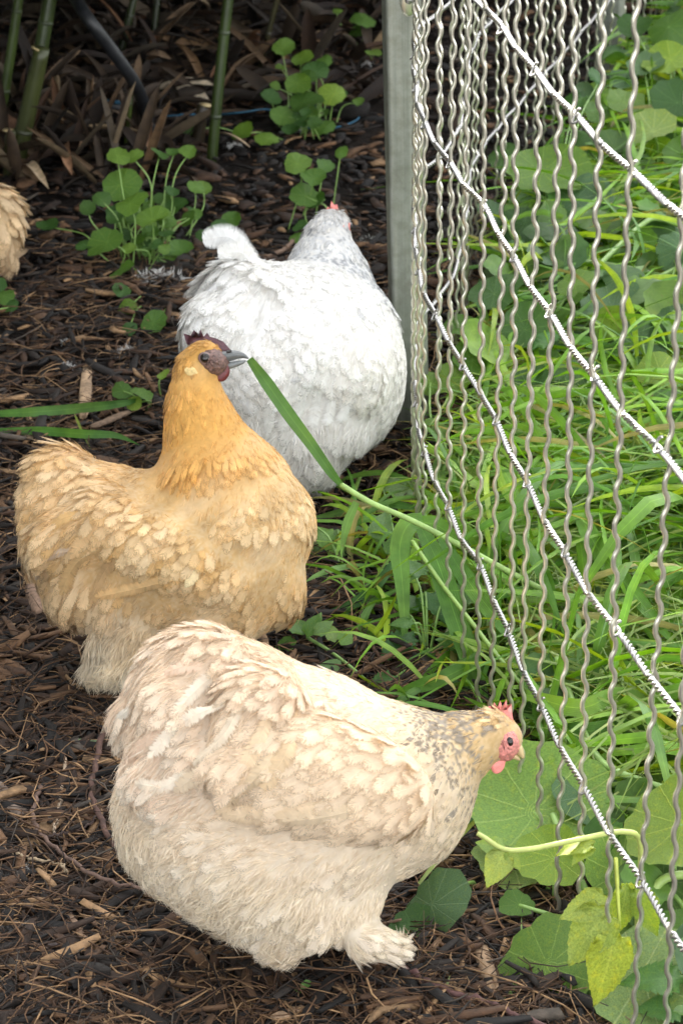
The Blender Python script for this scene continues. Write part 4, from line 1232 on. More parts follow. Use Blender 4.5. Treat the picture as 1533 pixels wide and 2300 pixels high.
# ------------------------------------------------------------------ mulch and litter
PAL = np.array([(.004, .0023, .0014), (.009, .005, .0028), (.024, .0115, .0055), (.055, .0265, .0122), (.115, .060, .028), (.25, .150, .074), (.018, .0135, .0105), (.060, .047, .036)])
def chips(n, pos, L, W, H, seed, pal=PAL, pw=None, tilt=.16, bend=.18, rag=.22):
    r = np.random.default_rng(seed)
    yaw = r.uniform(0, 2 * PI, n); tl = r.normal(0, tilt, n)
    T = np.stack([np.cos(yaw) * np.cos(tl), np.sin(yaw) * np.cos(tl), np.sin(tl)], -1)
    S = unit(np.cross(T, np.array([0, 0, 1.0])) + r.normal(0, .3, (n, 3))); S = unit(S - T * np.sum(S * T, 1, keepdims=True))
    N = np.cross(S, T); N = N * np.sign(N[:, 2:3] + 1e-9)
    u = np.array([-.5, -.17, .17, .5]); wp = np.array([.62, 1, .92, .5])
    bd = r.normal(0, bend, n)[:, None] * L[:, None]; bv = np.abs(r.normal(0, bend * .6, n))[:, None] * L[:, None]
    ctr = pos[:, None] + T[:, None] * (u[None] * L[:, None])[..., None] + S[:, None] * (bd * (u[None] ** 2) * 2)[..., None] + N[:, None] * (bv * (.25 - u[None] ** 2))[..., None]
    corner = np.array([(-1, -1), (1, -1), (1, 1), (-1, 1)], float)
    jit = 1 + r.normal(0, rag, (n, 4, 4, 2))
    V = ctr[:, :, None] + S[:, None, None] * (corner[None, None, :, 0] * wp[None, :, None] * W[:, None, None] * jit[..., 0])[..., None] + N[:, None, None] * (corner[None, None, :, 1] * wp[None, :, None] * H[:, None, None] * jit[..., 1])[..., None]
    F = []
    for i in range(3):
        for j in range(4):
            F.append((i * 4 + j, i * 4 + (j + 1) % 4, (i + 1) * 4 + (j + 1) % 4, (i + 1) * 4 + j))
    F += [(0, 3, 2, 1), (12, 13, 14, 15)]
    F = (np.array(F)[None] + (np.arange(n) * 16)[:, None, None]).reshape(-1, 4)
    c = pal[r.choice(len(pal), n, p=pw)] * r.uniform(.7, 1.3, (n, 1))
    return V.reshape(-1, 3), F, np.repeat(c, 16, 0)

def screen_ground(n, x0, x1, y0, y1, seed, right_limit=True, pad=.10):
    r = np.random.default_rng(seed)
    x, y = r.uniform(x0, x1, n), r.uniform(y0, y1, n)
    P = np.array([at_z(a, b) for a, b in zip(x, y)])
    if right_limit:
        P = P[P[:, 0] < fence_x(P[:, 1]) + pad]
    P[:, 2] = gh(P[:, 0], P[:, 1])
    return P

def build_mulch():
    mb = MB()
    r = np.random.default_rng(31)
    P = screen_ground(22500, -420, 1500, 560, 2560, 32)
    n = len(P); P[:, 2] += r.uniform(.001, .016, n)
    L = r.lognormal(math.log(.026), .55, n); W = np.clip(L * r.uniform(.035, .13, n), .0007, .005); H = W * r.uniform(.25, .6, n)
    V, F, C = chips(n, P, L, W, H, 33, pw=[.19, .21, .19, .15, .12, .07, .04, .03])
    mb.add(V, F, C)
    P = screen_ground(15500, -420, 1500, 560, 2560, 34)          # fine fibres
    n = len(P); P[:, 2] += r.uniform(.008, .02, n)
    L = r.lognormal(math.log(.045), .45, n); W = np.full(n, .0005) * r.uniform(.6, 1.7, n); H = W * .8
    V, F, C = chips(n, P, L, W, H, 35, pw=[.03, .07, .14, .22, .27, .19, .03, .05], bend=.4, tilt=.2)
    mb.add(V, F, C)
    P = screen_ground(1950, -420, 1500, 560, 2560, 36)          # larger shreds of bark
    n = len(P); P[:, 2] += r.uniform(.004, .014, n)
    L = r.uniform(.03, .085, n); W = r.uniform(.0025, .009, n); H = W * r.uniform(.15, .4, n)
    V, F, C = chips(n, P, L, W, H, 37, pw=[.14, .2, .22, .18, .12, .05, .05, .04], bend=.2)
    mb.add(V, F, C)
    P = screen_ground(9000, -420, 1500, -60, 620, 38)           # finer compost at the back
    n = len(P); P[:, 2] += r.uniform(.001, .012, n)
    L = r.lognormal(math.log(.022), .5, n); W = L * r.uniform(.08, .22, n); H = W * .4
    V, F, C = chips(n, P, L, W, H, 39, pw=[.24, .24, .2, .13, .08, .03, .05, .03])
    mb.add(V, F, C)
    o = mb.build('bark_mulch', MAT['bark'], smooth=False)
    tag(o, 'dark shredded bark and fibre mulch covering the ground', 'mulch', kind='stuff')
build_mulch()

def dry_leaf(P0, yaw, L, W, curl, col, pitch=0.0, roll=0.0, n=9):
    """curled papery sheath: strip of 5 across"""
    u = np.linspace(0, 1, n); v = np.linspace(-1, 1, 5)
    wp = np.interp(u, [0, .15, .5, .85, 1], [.45, .9, 1, .6, .05])
    X = u[:, None] * L + 0 * v[None]
    ang = v[None] * curl * (0.6 + .5 * u[:, None])
    Yc = np.sin(ang) / max(curl, .05) * wp[:, None] * W
    Zc = (1 - np.cos(ang)) / max(curl, .05) * wp[:, None] * W + .18 * L * np.sin(u[:, None] * PI) * (.5 - .5 * pitch)
    Q = np.stack([X, Yc, Zc], -1).reshape(-1, 3)
    Rm = np.array(Matrix.Rotation(yaw, 3, 'Z') @ Matrix.Rotation(-pitch, 3, 'Y') @ Matrix.Rotation(roll, 3, 'X'))
    V = P0 + Q @ Rm.T
    i, j = np.meshgrid(np.arange(n - 1), np.arange(4), indexing='ij')
    F = np.stack([i * 5 + j, i * 5 + j + 1, (i + 1) * 5 + j + 1, (i + 1) * 5 + j], -1).reshape(-1, 4)
    return V, F
DRY = [(.15, .068, .028), (.21, .12, .055), (.34, .24, .13), (.08, .040, .016), (.26, .155, .075), (.17, .105, .055)]
def build_litter():
    r = np.random.default_rng(41)
    mb = MB()
    for k in range(900):
        x, y = r.uniform(-80, 860), 0
        y = r.uniform(-60, 430 if x < 420 else 250)
        P = at_z(x, y); P[2] += r.uniform(.003, .05) * (1 if x < 500 else .5)
        V, F = dry_leaf(P, r.uniform(0, 2 * PI), r.uniform(.06, .20), r.uniform(.006, .024), r.uniform(.3, 1.7), None, r.normal(.05, .4), r.normal(0, .6))
        V[:, 2] = np.maximum(V[:, 2], .002)
        c = np.array(DRY[r.integers(len(DRY))]) * r.choice([.08, .13, .2, .36, .8], p=[.34, .26, .2, .13, .07])  # most tones lowered: the deep shade under the bamboo is put into the colour
        mb.add(V, F, c)
    for k in range(60):                                        # sheaths standing round the stumps
        x, y = r.uniform(-40, 330), r.uniform(250, 420)
        P = at_z(x, y)
        V, F = dry_leaf(P, r.uniform(0, 2 * PI), r.uniform(.10, .2), r.uniform(.01, .022), r.uniform(.6, 1.6), None, r.uniform(.5, 1.3), r.normal(0, .5))
        V[:, 2] = np.maximum(V[:, 2], .002)
        mb.add(V, F, np.array(DRY[r.integers(len(DRY))]) * r.choice([.14, .2, .32, .6]))  # sheath tones lowered for the bamboo's shade as well
    o = mb.build('leaf_litter', MAT['dryleaf'])
    tag(o, 'brown dry bamboo sheaths littering the ground under the canes', 'litter', kind='stuff')
    # the ones that stand out
    big = [((340, 205), (485, 200), .020, (.42, .35, .25), 'pale dry bamboo sheath arching beside the slim cane'),
           ((365, 215), (470, 232), .024, (.45, .38, .28), 'broad pale curled sheath lying below the arched one'),
           ((60, 372), (112, 452), .012, (.40, .30, .19), 'tan dry leaf hanging below the yellow stump'),
           ((150, 330), (165, 430), .016, (.24, .13, .07), 'rusty brown pointed sheath standing left of the nasturtium'),
           ((170, 345), (222, 292), .012, (.26, .16, .09), 'forked brown sheath tip leaning right'),
           ((280, 130), (385, 140), .020, (.28, .19, .12), 'grey brown sheath lying behind the hose'),
           ((340, 290), (345, 385), .016, (.24, .14, .08), 'brown curled sheath standing beside the hose end'),
           ((560, 330), (470, 300), .008, (.30, .22, .14), 'narrow dry strip at the foot of the slim cane')]
    big = [(a, b, w, tuple(min(.7, v * 1.45) for v in c), l) for a, b, w, c, l in big]
    for (a, b, w, c, lab) in big:
        p, q = at_z(*a, .02), at_z(*b, .03)
        L = np.linalg.norm(q - p); yaw = math.atan2(q[1] - p[1], q[0] - p[0])
        V, F = dry_leaf(p, yaw, L, w, 1.1, None, .12, .3, 14)
        V[:, 2] = np.maximum(V[:, 2], .003)
        o = mk('dry_sheath', V, F, MAT['dryleaf'], loc=p, col=np.broadcast_to(np.array(c), V.shape))
        tag(o, lab, 'dry leaf', 'dry sheaths under the bamboo')
build_litter()

def stick(name, label, cat, px, r_px, col, h=.012, taper=.7, seg=8, n=36, group='sticks and chips on the mulch', rough=.0012):
    pts = [at_z(x, y, h) for x, y in px]
    sc = FPX / np.linalg.norm(pts[0] - _C)
    P = bez(pts, n) + rng.normal(0, rough, (n, 3))
    mb = MB(); add_tube(mb, P, np.linspace(1, taper, n) * r_px / sc, seg, col)
    return tag(mb.build(name, MAT['bark'], loc=P[0]), label, cat, group)
stick('twig', 'long curved reddish twig beside the tail of the cream hen', 'twig', [(238, 1636), (212, 1730), (212, 1800), (240, 1875), (290, 1940), (350, 1975)], 7.5, (.085, .045, .034), .025)
stick('twig', 'thin curved twig left of the reddish twig', 'twig', [(88, 1765), (76, 1840), (110, 1890), (170, 1940), (240, 1978), (330, 1996)], 5.5, (.13, .08, .06), .022)
stick('twig', 'dark twig crossing the reddish twig', 'twig', [(110, 1880), (180, 1862), (250, 1815)], 3.5, (.055, .034, .028), .022)
stick('twig', 'dark red twig at the bottom below the big leaves', 'twig', [(860, 2150), (930, 2190), (1010, 2228), (1090, 2250), (1170, 2285), (1260, 2312)], 8.5, (.11, .055, .05), .022)
stick('twig', 'pale thin straw lying at the lower left', 'twig', [(-10, 1905), (60, 1925), (130, 1940), (150, 1960)], 4, (.36, .27, .17), .02)
stick('twig', 'long pale splinter left of the cream hen', 'twig', [(150, 1700), (135, 1800), (120, 1880)], 4.5, (.36, .27, .19), .02)
stick('twig', 'brown root lying behind the white hen', 'twig', [(560, 590), (620, 570), (660, 540), (700, 515)], 6, (.17, .11, .075), .012)
stick('twig', 'thin reddish twig at the bottom centre', 'twig', [(875, 2190), (905, 2240), (930, 2310)], 6, (.10, .06, .05), .018)
def chunk(label, px0, px1, w_px, h_px, col, seed, z=.012, name='wood_chip'):
    p, q = at_z(*px0, z), at_z(*px1, z)
    sc = FPX / np.linalg.norm(p - _C)
    r = np.random.default_rng(seed)
    n, m = 9, 8
    P = p + (q - p) * np.linspace(0, 1, n)[:, None]
    V, F, F3, uv = tube(P, np.interp(np.linspace(0, 1, n), [0, .06, .5, .94, 1], [.75, 1, 1.05, .9, .6]) * w_px / sc / 2, m, 1.0, True, up=(0, 0, 1))
    k = np.arange(n * m) % m
    V[:n * m] += r.normal(0, .0007, (n * m, 3)) + np.sin(k * 2.4)[:, None] * np.array([0, 0, .0008])
    zc = P[0][2]
    V[:, 2] = zc + (V[:, 2] - zc) * (h_px / w_px)
    C = np.array(col) * (1 + r.normal(0, .18, (len(V), 1)))
    o = mk(name, V, [F3, F], MAT['bark'], smooth=False, col=np.clip(C, .01, .9), loc=p)
    return tag(o, label, 'wood chip', 'sticks and chips on the mulch')
chunk('long splintered tan wood chip below the big nasturtium leaf', (1072, 2108), (1112, 2240), 34, 16, (.30, .20, .12), 1)
chunk('pale tan wood chip standing out left of the golden hen', (197, 828), (186, 940), 26, 12, (.34, .23, .14), 2)
chunk('short square brown wood block at the left edge below the golden hen', (78, 1312), (95, 1380), 48, 30, (.22, .14, .095), 3)
chunk('flat pale wood piece above the tail of the golden hen', (22, 965), (112, 990), 32, 9, (.40, .29, .19), 4)
chunk('tan wood block at the bottom edge of the picture', (612, 2292), (690, 2268), 40, 26, (.36, .24, .15), 5)
chunk('brown bark lump under the foot of the cream hen', (780, 2150), (875, 2172), 46, 30, (.16, .10, .065), 6)
chunk('grey bark strip at the lower left', (40, 2140), (170, 2112), 16, 8, (.085, .065, .06), 7)
chunk('brown split chip at the bottom near the dark red twig', (1060, 2275), (1150, 2290), 30, 14, (.24, .155, .095), 8)
chunk('slanting brown stick below the tail of the cream hen', (145, 2040), (205, 2132), 17, 11, (.22, .14, .09), 9)
chunk('long brown shred below the cream hen at left', (190, 2060), (320, 2130), 14, 8, (.20, .125, .08), 10)
chunk('small tan chip at the far left below the cream hen', (55, 1985), (95, 2055), 22, 12, (.24, .16, .10), 12)
chunk('orange brown chip right of the dark red twig', (965, 2135), (1010, 2085), 18, 9, (.26, .16, .09), 13)
chunk('thick grey root end at the left edge', (-20, 1760), (60, 1850), 50, 30, (.15, .11, .085), 14)
chunk('brown strip under the blades left of the golden hen', (205, 960), (290, 925), 24, 10, (.17, .11, .07), 15)

# crumbs and loose feathers
def crumb(label, x, y, rpx, seed):
    p = at_z(x, y, .008); r = np.random.default_rng(seed)
    sc = FPX / np.linalg.norm(p - _C)
    V, F = ellipsoid(p, np.eye(3) * rpx / sc * np.array([[1], [.8], [.7]]), 9, 6)
    V += r.normal(0, rpx / sc * .16, V.shape)
    o = mk('corn_crumb', V, F, MAT['crumb'], loc=p, smooth=False)
    tag(o, label, 'crumb', 'yellow crumbs on the mulch')
MAT['crumb'] = plain('yellow_crumb', (.62, .45, .10), .7, 300, .3, .5, .001)
crumb('yellow crumb on the mulch below the cream hen', 334, 2194, 11, 1)
crumb('yellow crumb in the lower left corner', 70, 2262, 10, 2)
crumb('yellow crumb at the bottom edge left of centre', 277, 2288, 11, 3)
crumb('yellow crumb beside the breast of the golden hen', 720, 1362, 8, 4)
crumb('tiny yellow crumb near the reddish twig', 268, 1889, 7, 5)
def loose_feather(label, x, y, w_px, seed, dense=70, col=(.80, .80, .78)):
    r = np.random.default_rng(seed); p = at_z(x, y, .008)
    sc = FPX / np.linalg.norm(p - _C); w = w_px / sc
    mb = MB()
    yaw = r.uniform(-.5, .5)
    for k in range(dense):
        t = r.uniform(-.5, .5)
        c = p + np.array([math.cos(yaw) * t * w, math.sin(yaw) * t * w, .01 * (1 - abs(t))])
        d = unit(r.normal(0, 1, 3) + np.array([0, 0, .5])) * w * r.uniform(.12, .32)
        P = bez([c, c + d * .5 + r.normal(0, .002, 3), c + d], 5)
        P[:, 2] = np.maximum(P[:, 2], .003)
        ribbon(P, np.array([.5, 1, 1, .7, .1]) * w * .018, unit(r.normal(0, 1, 3)), .1, np.array(col) * r.uniform(.8, 1.05), mb)
    shaft = bez([p - np.array([math.cos(yaw), math.sin(yaw), 0]) * w * .5, p + np.array([0, 0, .008]), p + np.array([math.cos(yaw), math.sin(yaw), 0]) * w * .5], 8)
    add_tube(mb, shaft, .0006, 5, col)
    tag(mb.build('loose_feather', MAT['feather'], loc=p), label, 'feather', 'loose white feathers on the ground')
loose_feather('fluffy white feather below the left nasturtium plant', 365, 632, 95, 1, 160)
loose_feather('small white down left of the tan chip', 150, 778, 26, 2)
loose_feather('small white down lower left of the tan chip', 152, 830, 30, 3)
loose_feather('white down below the nasturtium trailing stem', 282, 795, 40, 4)
loose_feather('white down near the slim bamboo cane', 528, 335, 32, 5)
loose_feather('grey feather below the upper nasturtium plant', 655, 300, 46, 6, 80, (.45, .45, .45))
loose_feather('white down beside the right edge of the litter', 822, 150, 24, 7)
loose_feather('small white feather at the lower left', 62, 1968, 26, 8)
loose_feather('white scrap of down under the big front leaf', 1190, 2005, 60, 9, 90, (.6, .6, .6))
loose_feather('pale feather on the soil right of the white hen', 825, 548, 40, 10, 60, (.6, .6, .55))

# ------------------------------------------------------------------ leafy plants
def nast_mesh(seed, col, cup=.14):
    r = np.random.default_rng(seed)
    na, rings = 30, np.array([.16, .42, .72, 1.0])
    a = np.linspace(0, 2 * PI, na, endpoint=False)
    ph = r.uniform(0, 6, 6)
    out = 1 + .045 * np.cos(9 * a + 0) + .06 * np.cos(2 * a + ph[0]) + .05 * np.cos(3 * a + ph[1])
    V = [[0, 0, 0]]; UV = [[0, 0]]; C = [np.array(col) * 1.15]
    wav = .10 * np.sin(2 * a + ph[2]) + .07 * np.sin(3 * a + ph[3]) + .03 * np.sin(9 * a + ph[4])
    for q in rings:
        R_ = q * (1 + (out - 1) * q)
        z = cup * q ** 2 + wav * q ** 2
        for k in range(na):
            V.append([R_[k] * math.cos(a[k]), R_[k] * math.sin(a[k]) + .16 * q, z[k]]); UV.append([a[k] / (2 * PI), q])
            C.append(np.array(col) * (1.05 - .1 * q))
    j = np.arange(na); k = (j + 1) % na
    F3 = np.stack([np.zeros(na, int), 1 + j, 1 + k], -1)
    F4 = np.vstack([np.stack([1 + i * na + j, 1 + (i + 1) * na + j, 1 + (i + 1) * na + k, 1 + i * na + k], -1) for i in range(3)])
    o = mk('leaf', np.array(V), [F3, F4], MAT['nast'], col=np.array(C), uv=np.array(UV))
    me = o.data; bpy.data.objects.remove(o)
    # the seam of the angle coordinate
    uvl = me.uv_layers[0].data
    for p in me.polygons:
        us = [uvl[l].uv[0] for l in p.loop_indices]
        if max(us) - min(us) > .5:
            for l in p.loop_indices:
                if uvl[l].uv[0] < .5: uvl[l].uv[0] += 1.0
    return me
G_DK, G_MD, G_LT, G_PL, G_YL, G_BL = (.06, .15, .03), (.115, .24, .04), (.19, .34, .05), (.22, .36, .13), (.26, .36, .05), (.10, .20, .085)
NAST = {k: [nast_mesh(i * 7 + s, c, cu) for i, cu in enumerate((.05, .18, -.08))] for s, (k, c) in enumerate(dict(d=G_DK, m=G_MD, l=G_LT, p=G_PL, y=G_YL, b=G_BL, x=(.27, .44, .09)).items())}

def pinnate_mesh(seed, col, teeth=9, tooth=.16, wmax=.42, lobes=0.0, curl=.25):
    r = np.random.default_rng(seed)
    n = teeth * 2 + 1
    u = np.linspace(0, 1, n)
    w = np.interp(u, [0, .12, .35, .7, 1], [.05, .8, 1, .6, 0]) * wmax
    w = w * (1 - tooth * (np.arange(n) % 2)) * (1 - lobes * (.5 + .5 * np.cos(u * PI * 6)))
    z = -curl * u ** 2
    V, UV, C = [], [], []
    for i in range(n):
        for v in (-1, -.5, 0, .5, 1):
            fwd = .06 * abs(v) * (1 - u[i])
            V.append([v * w[i], u[i] + (fwd if i % 2 else -.02 * abs(v)), z[i] + .10 * abs(v) * w[i] + .02 * math.sin(6 * u[i] + v * 3 + seed)])
            UV.append([.5 + v / 2, u[i]]); C.append(np.array(col) * (.95 + .1 * r.random()))
    i, j = np.meshgrid(np.arange(n - 1), np.arange(4), indexing='ij')
    F = np.stack([i * 5 + j, i * 5 + j + 1, (i + 1) * 5 + j + 1, (i + 1) * 5 + j], -1).reshape(-1, 4)
    o = mk('leaf', np.array(V), F, MAT['leafp'], col=np.array(C), uv=np.array(UV))
    me = o.data; bpy.data.objects.remove(o)
    return me
PIN = {'nettle': [pinnate_mesh(1, (.075, .19, .05), 9, .22, .36), pinnate_mesh(2, (.09, .22, .06), 8, .2, .40)],
       'ivy': [pinnate_mesh(3, (.22, .36, .14), 5, .1, .5, .35), pinnate_mesh(4, (.13, .28, .06), 5, .1, .5, .4)],
       'bean': [pinnate_mesh(5, (.25, .36, .09), 10, .0, .36, 0, .25), pinnate_mesh(6, (.31, .41, .07), 10, .0, .32, 0, .3)],
       'small': [pinnate_mesh(7, (.17, .30, .11), 6, .0, .34, 0, .1), pinnate_mesh(8, (.12, .26, .06), 6, .0, .36, 0, .1)]}

def place_leaf(me, root, P, size, normal, spin):
    o = bpy.data.objects.new('leaf', me)
    COL.objects.link(o)
    o.parent = root
    q = Vector(normal).to_track_quat('Z', 'Y')
    o.rotation_euler = (q.to_matrix() @ Matrix.Rotation(spin, 3, 'Z')).to_euler()
    o.scale = (size,) * 3
    o.location = Vector(P) - Vector(root.location)
    return o

def stem_part(root, pts, r, col=(.20, .33, .08), name='stem', n=12):
    mb = MB(); add_tube(mb, bez(pts, n), np.linspace(1.15, .85, n) * r, 6, col)
    return mb.build(name, MAT['stem'], root)

def nasturtium(label, base_px, leaves, seed, scale=1.22, stem_r=.0013, kindmap='m', hbase=.02, group='nasturtium plants', stem_col=(.20, .33, .08), fill=None, spread=True):
    """leaves: (x, y, width_px, height, colour key)"""
    r = np.random.default_rng(seed)
    if fill:
        n, fx, fy, sx, sy, w0, w1, hm = fill
        leaves = list(leaves) + [(r.normal(fx, sx), r.normal(fy, sy), r.uniform(w0, w1), r.uniform(.01, hm), r.choice(list('ddmm'))) for _ in range(n)]
    b = at_z(*base_px)
    root = thing('nasturtium', (b[0], b[1], 0), label, 'plant', group)
    for lf in leaves:
        x, y, w = lf[:3]
        h = lf[3] if len(lf) > 3 else r.uniform(.03, .09)
        key = lf[4] if len(lf) > 4 else r.choice(list(kindmap))
        P = at_z(x, y, h)
        sc = FPX / np.linalg.norm(P - _C)
        size = w * scale / sc / 2
        nrm = unit(np.array([r.normal(0, .30), -.50 + r.normal(0, .25), 1.0])) if len(lf) < 6 else unit(np.array(lf[5], float))
        place_leaf(NAST[key][r.integers(3)], root, P, size, nrm, r.uniform(0, 6.28))
        foot = b * .45 + np.array([P[0], P[1] - .01, 0]) * .55 if spread else b
        foot = foot + np.array([r.normal(0, .010), r.normal(0, .010), .0])
        mid = (foot + P) / 2 + np.array([r.normal(0, .012), r.normal(0, .012), h * .15 + .004])
        stem_part(root, [foot, mid, P - nrm * .001], stem_r, stem_col)
    return root
def c1(lst): return [(x / 1.783, y / 1.783, w / 1.783, h, k) for x, y, w, h, k in lst]
nasturtium('bushy nasturtium growing left of the white hen', (335, 590), c1([
    (470, 622, 78, .17, 'm'), (532, 628, 62, .165, 'm'), (478, 742, 122, .12, 'm'), (522, 815, 112, .115, 'l'), (405, 800, 60, .11, 'd'), (430, 968, 124, .06, 'm'), (345, 982, 66, .05, 'd'),
    (612, 880, 110, .085, 'l'), (722, 1000, 84, .04, 'm'), (640, 620, 60, .13, 'd'), (700, 606, 52, .13, 'm'), (755, 612, 56, .13, 'm'), (690, 768, 48, .09, 'd'), (780, 750, 60, .09, 'm'),
    (485, 1090, 88, .03, 'm'), (490, 1166, 60, .025, 'd'), (515, 1226, 66, .02, 'm'), (518, 1312, 52, .02, 'd'), (612, 1300, 92, .02, 'm'), (186, 905, 70, .03, 'd'), (350, 840, 56, .08, 'd'),
    (700, 825, 74, .06, 'd'), (760, 872, 66, .055, 'd'), (545, 885, 70, .07, 'd'), (600, 935, 60, .055, 'm'), (660, 930, 56, .05, 'd'), (460, 880, 60, .08, 'd'), (560, 780, 60, .09, 'd'), (500, 935, 52, .05, 'd'), (650, 850, 70, .07, 'm'), (590, 1010, 40, .03, 'm')]), 51, fill=(34, 345, 520, 55, 40, 18, 38, .06))
nasturtium('nasturtium growing below the top of the corner post', (705, 285), c1([
    (1128, 195, 74, .14, 'm'), (1205, 236, 70, .13, 'm'), (1190, 332, 84, .10, 'm'), (1232, 316, 70, .105, 'd'), (1336, 378, 86, .08, 'l'), (1288, 246, 60, .12, 'm'), (1262, 286, 92, .11, 'd'), (1125, 466, 84, .045, 'm'),
    (1215, 406, 110, .07, 'd'), (1105, 346, 36, .09, 'm'), (1078, 396, 74, .075, 'd'), (968, 536, 80, .03, 'l'), (1076, 556, 78, .03, 'l'), (1125, 270, 32, .1, 'm'), (1436, 410, 40, .05, 'm'), (760, 520, 56, .03, 'd'), (1300, 505, 76, .02, 'm'), (1180, 470, 66, .04, 'd'), (1170, 520, 60, .03, 'd'), (1240, 460, 60, .04, 'm')]), 52, fill=(16, 690, 240, 45, 35, 18, 36, .06))
nasturtium('small nasturtium beside the head of the white hen', (650, 528), c1([
    (1188, 656, 88, .12, 'm'), (1306, 660, 66, .11, 'm'), (1258, 716, 84, .10, 'm'), (1222, 785, 112, .07, 'm'), (1266, 812, 70, .06, 'd'), (1204, 906, 54, .03, 'd'), (1185, 955, 52, .015, 'm'), (1362, 606, 52, .13, 'm')]), 53)
nasturtium('pair of small nasturtium leaves left of the white tail', (505, 520), c1([(928, 876, 70, .03, 'm'), (880, 905, 62, .025, 'd'), (815, 945, 44, .02, 'd')]), 54)
nasturtium('tiny nasturtium sprouts beside the tan wood chip', (320, 905), [(278, 878, 36, .025, 'm'), (316, 882, 44, .03, 'm'), (365, 842, 26, .04, 'l'), (300, 905, 30, .02, 'l')], 55)
nasturtium('small sprout at the left edge under the tan hen', (6, 690), [(8, 665, 40, .03, 'm'), (20, 690, 34, .02, 'd'), (-8, 640, 40, .04, 'd')], 56)
nasturtium('leafy sprig at the top right of the litter', (812, 90), [(760, 24, 18, .06, 'm'), (818, 45, 46, .08, 'm'), (835, 120, 30, .05, 'm'), (800, 70, 30, .05, 'd')], 57)

# ------------------------------------------------------------------ greenery behind the fence
def grass_mesh(n, P0, yaw, L, rise, W, col, seed, segs=7, sidebend=.25, drop=.9):
    """vectorised arching blades -> V, F, uv, C"""
    r = np.random.default_rng(seed)
    u = np.linspace(0, 1, segs)
    T = np.stack([np.cos(yaw), np.sin(yaw), 0 * yaw], -1); S = np.stack([-np.sin(yaw), np.cos(yaw), 0 * yaw], -1)
    sb = r.normal(0, sidebend, n) * L
    C_ = P0[:, None] + T[:, None] * (u[None] * L[:, None])[..., None] + S[:, None] * (sb[:, None] * u[None] ** 2)[..., None]
    hgt = rise[:, None] * np.sin(np.clip(u[None] * PI * r.uniform(.6, 1.0, n)[:, None], 0, PI)) + P0[:, 2:3] * 0
    C_[..., 2] += hgt
    C_[..., 2] = np.maximum(C_[..., 2], .004)
    wp = np.interp(u, [0, .2, .6, .9, 1], [.6, 1, .95, .4, .03])
    tw = r.uniform(-1.2, 1.2, n)[:, None] + r.normal(0, .8, n)[:, None] * u[None]
    Sd = S[:, None] * np.cos(tw)[..., None] + np.array([0, 0, 1.0]) * np.sin(tw)[..., None]
    Nd = np.cross(Sd, T[:, None])
    w = (wp[None] * W[:, None])[..., None]
    V = np.stack([C_ - Sd * w + Nd * w * .2, C_, C_ + Sd * w + Nd * w * .2], 2).reshape(-1, 3)
    i, j = np.meshgrid(np.arange(segs - 1), np.arange(2), indexing='ij')
    q = np.stack([i * 3 + j, i * 3 + j + 1, (i + 1) * 3 + j + 1, (i + 1) * 3 + j], -1).reshape(-1, 4)
    F = (q[None] + (np.arange(n) * segs * 3)[:, None, None]).reshape(-1, 4)
    uv = np.broadcast_to(np.stack([np.tile([0, .5, 1], segs), np.repeat(u, 3)], -1)[None], (n, segs * 3, 2)).reshape(-1, 2)
    return V, F, uv, np.repeat(col, segs * 3, 0)

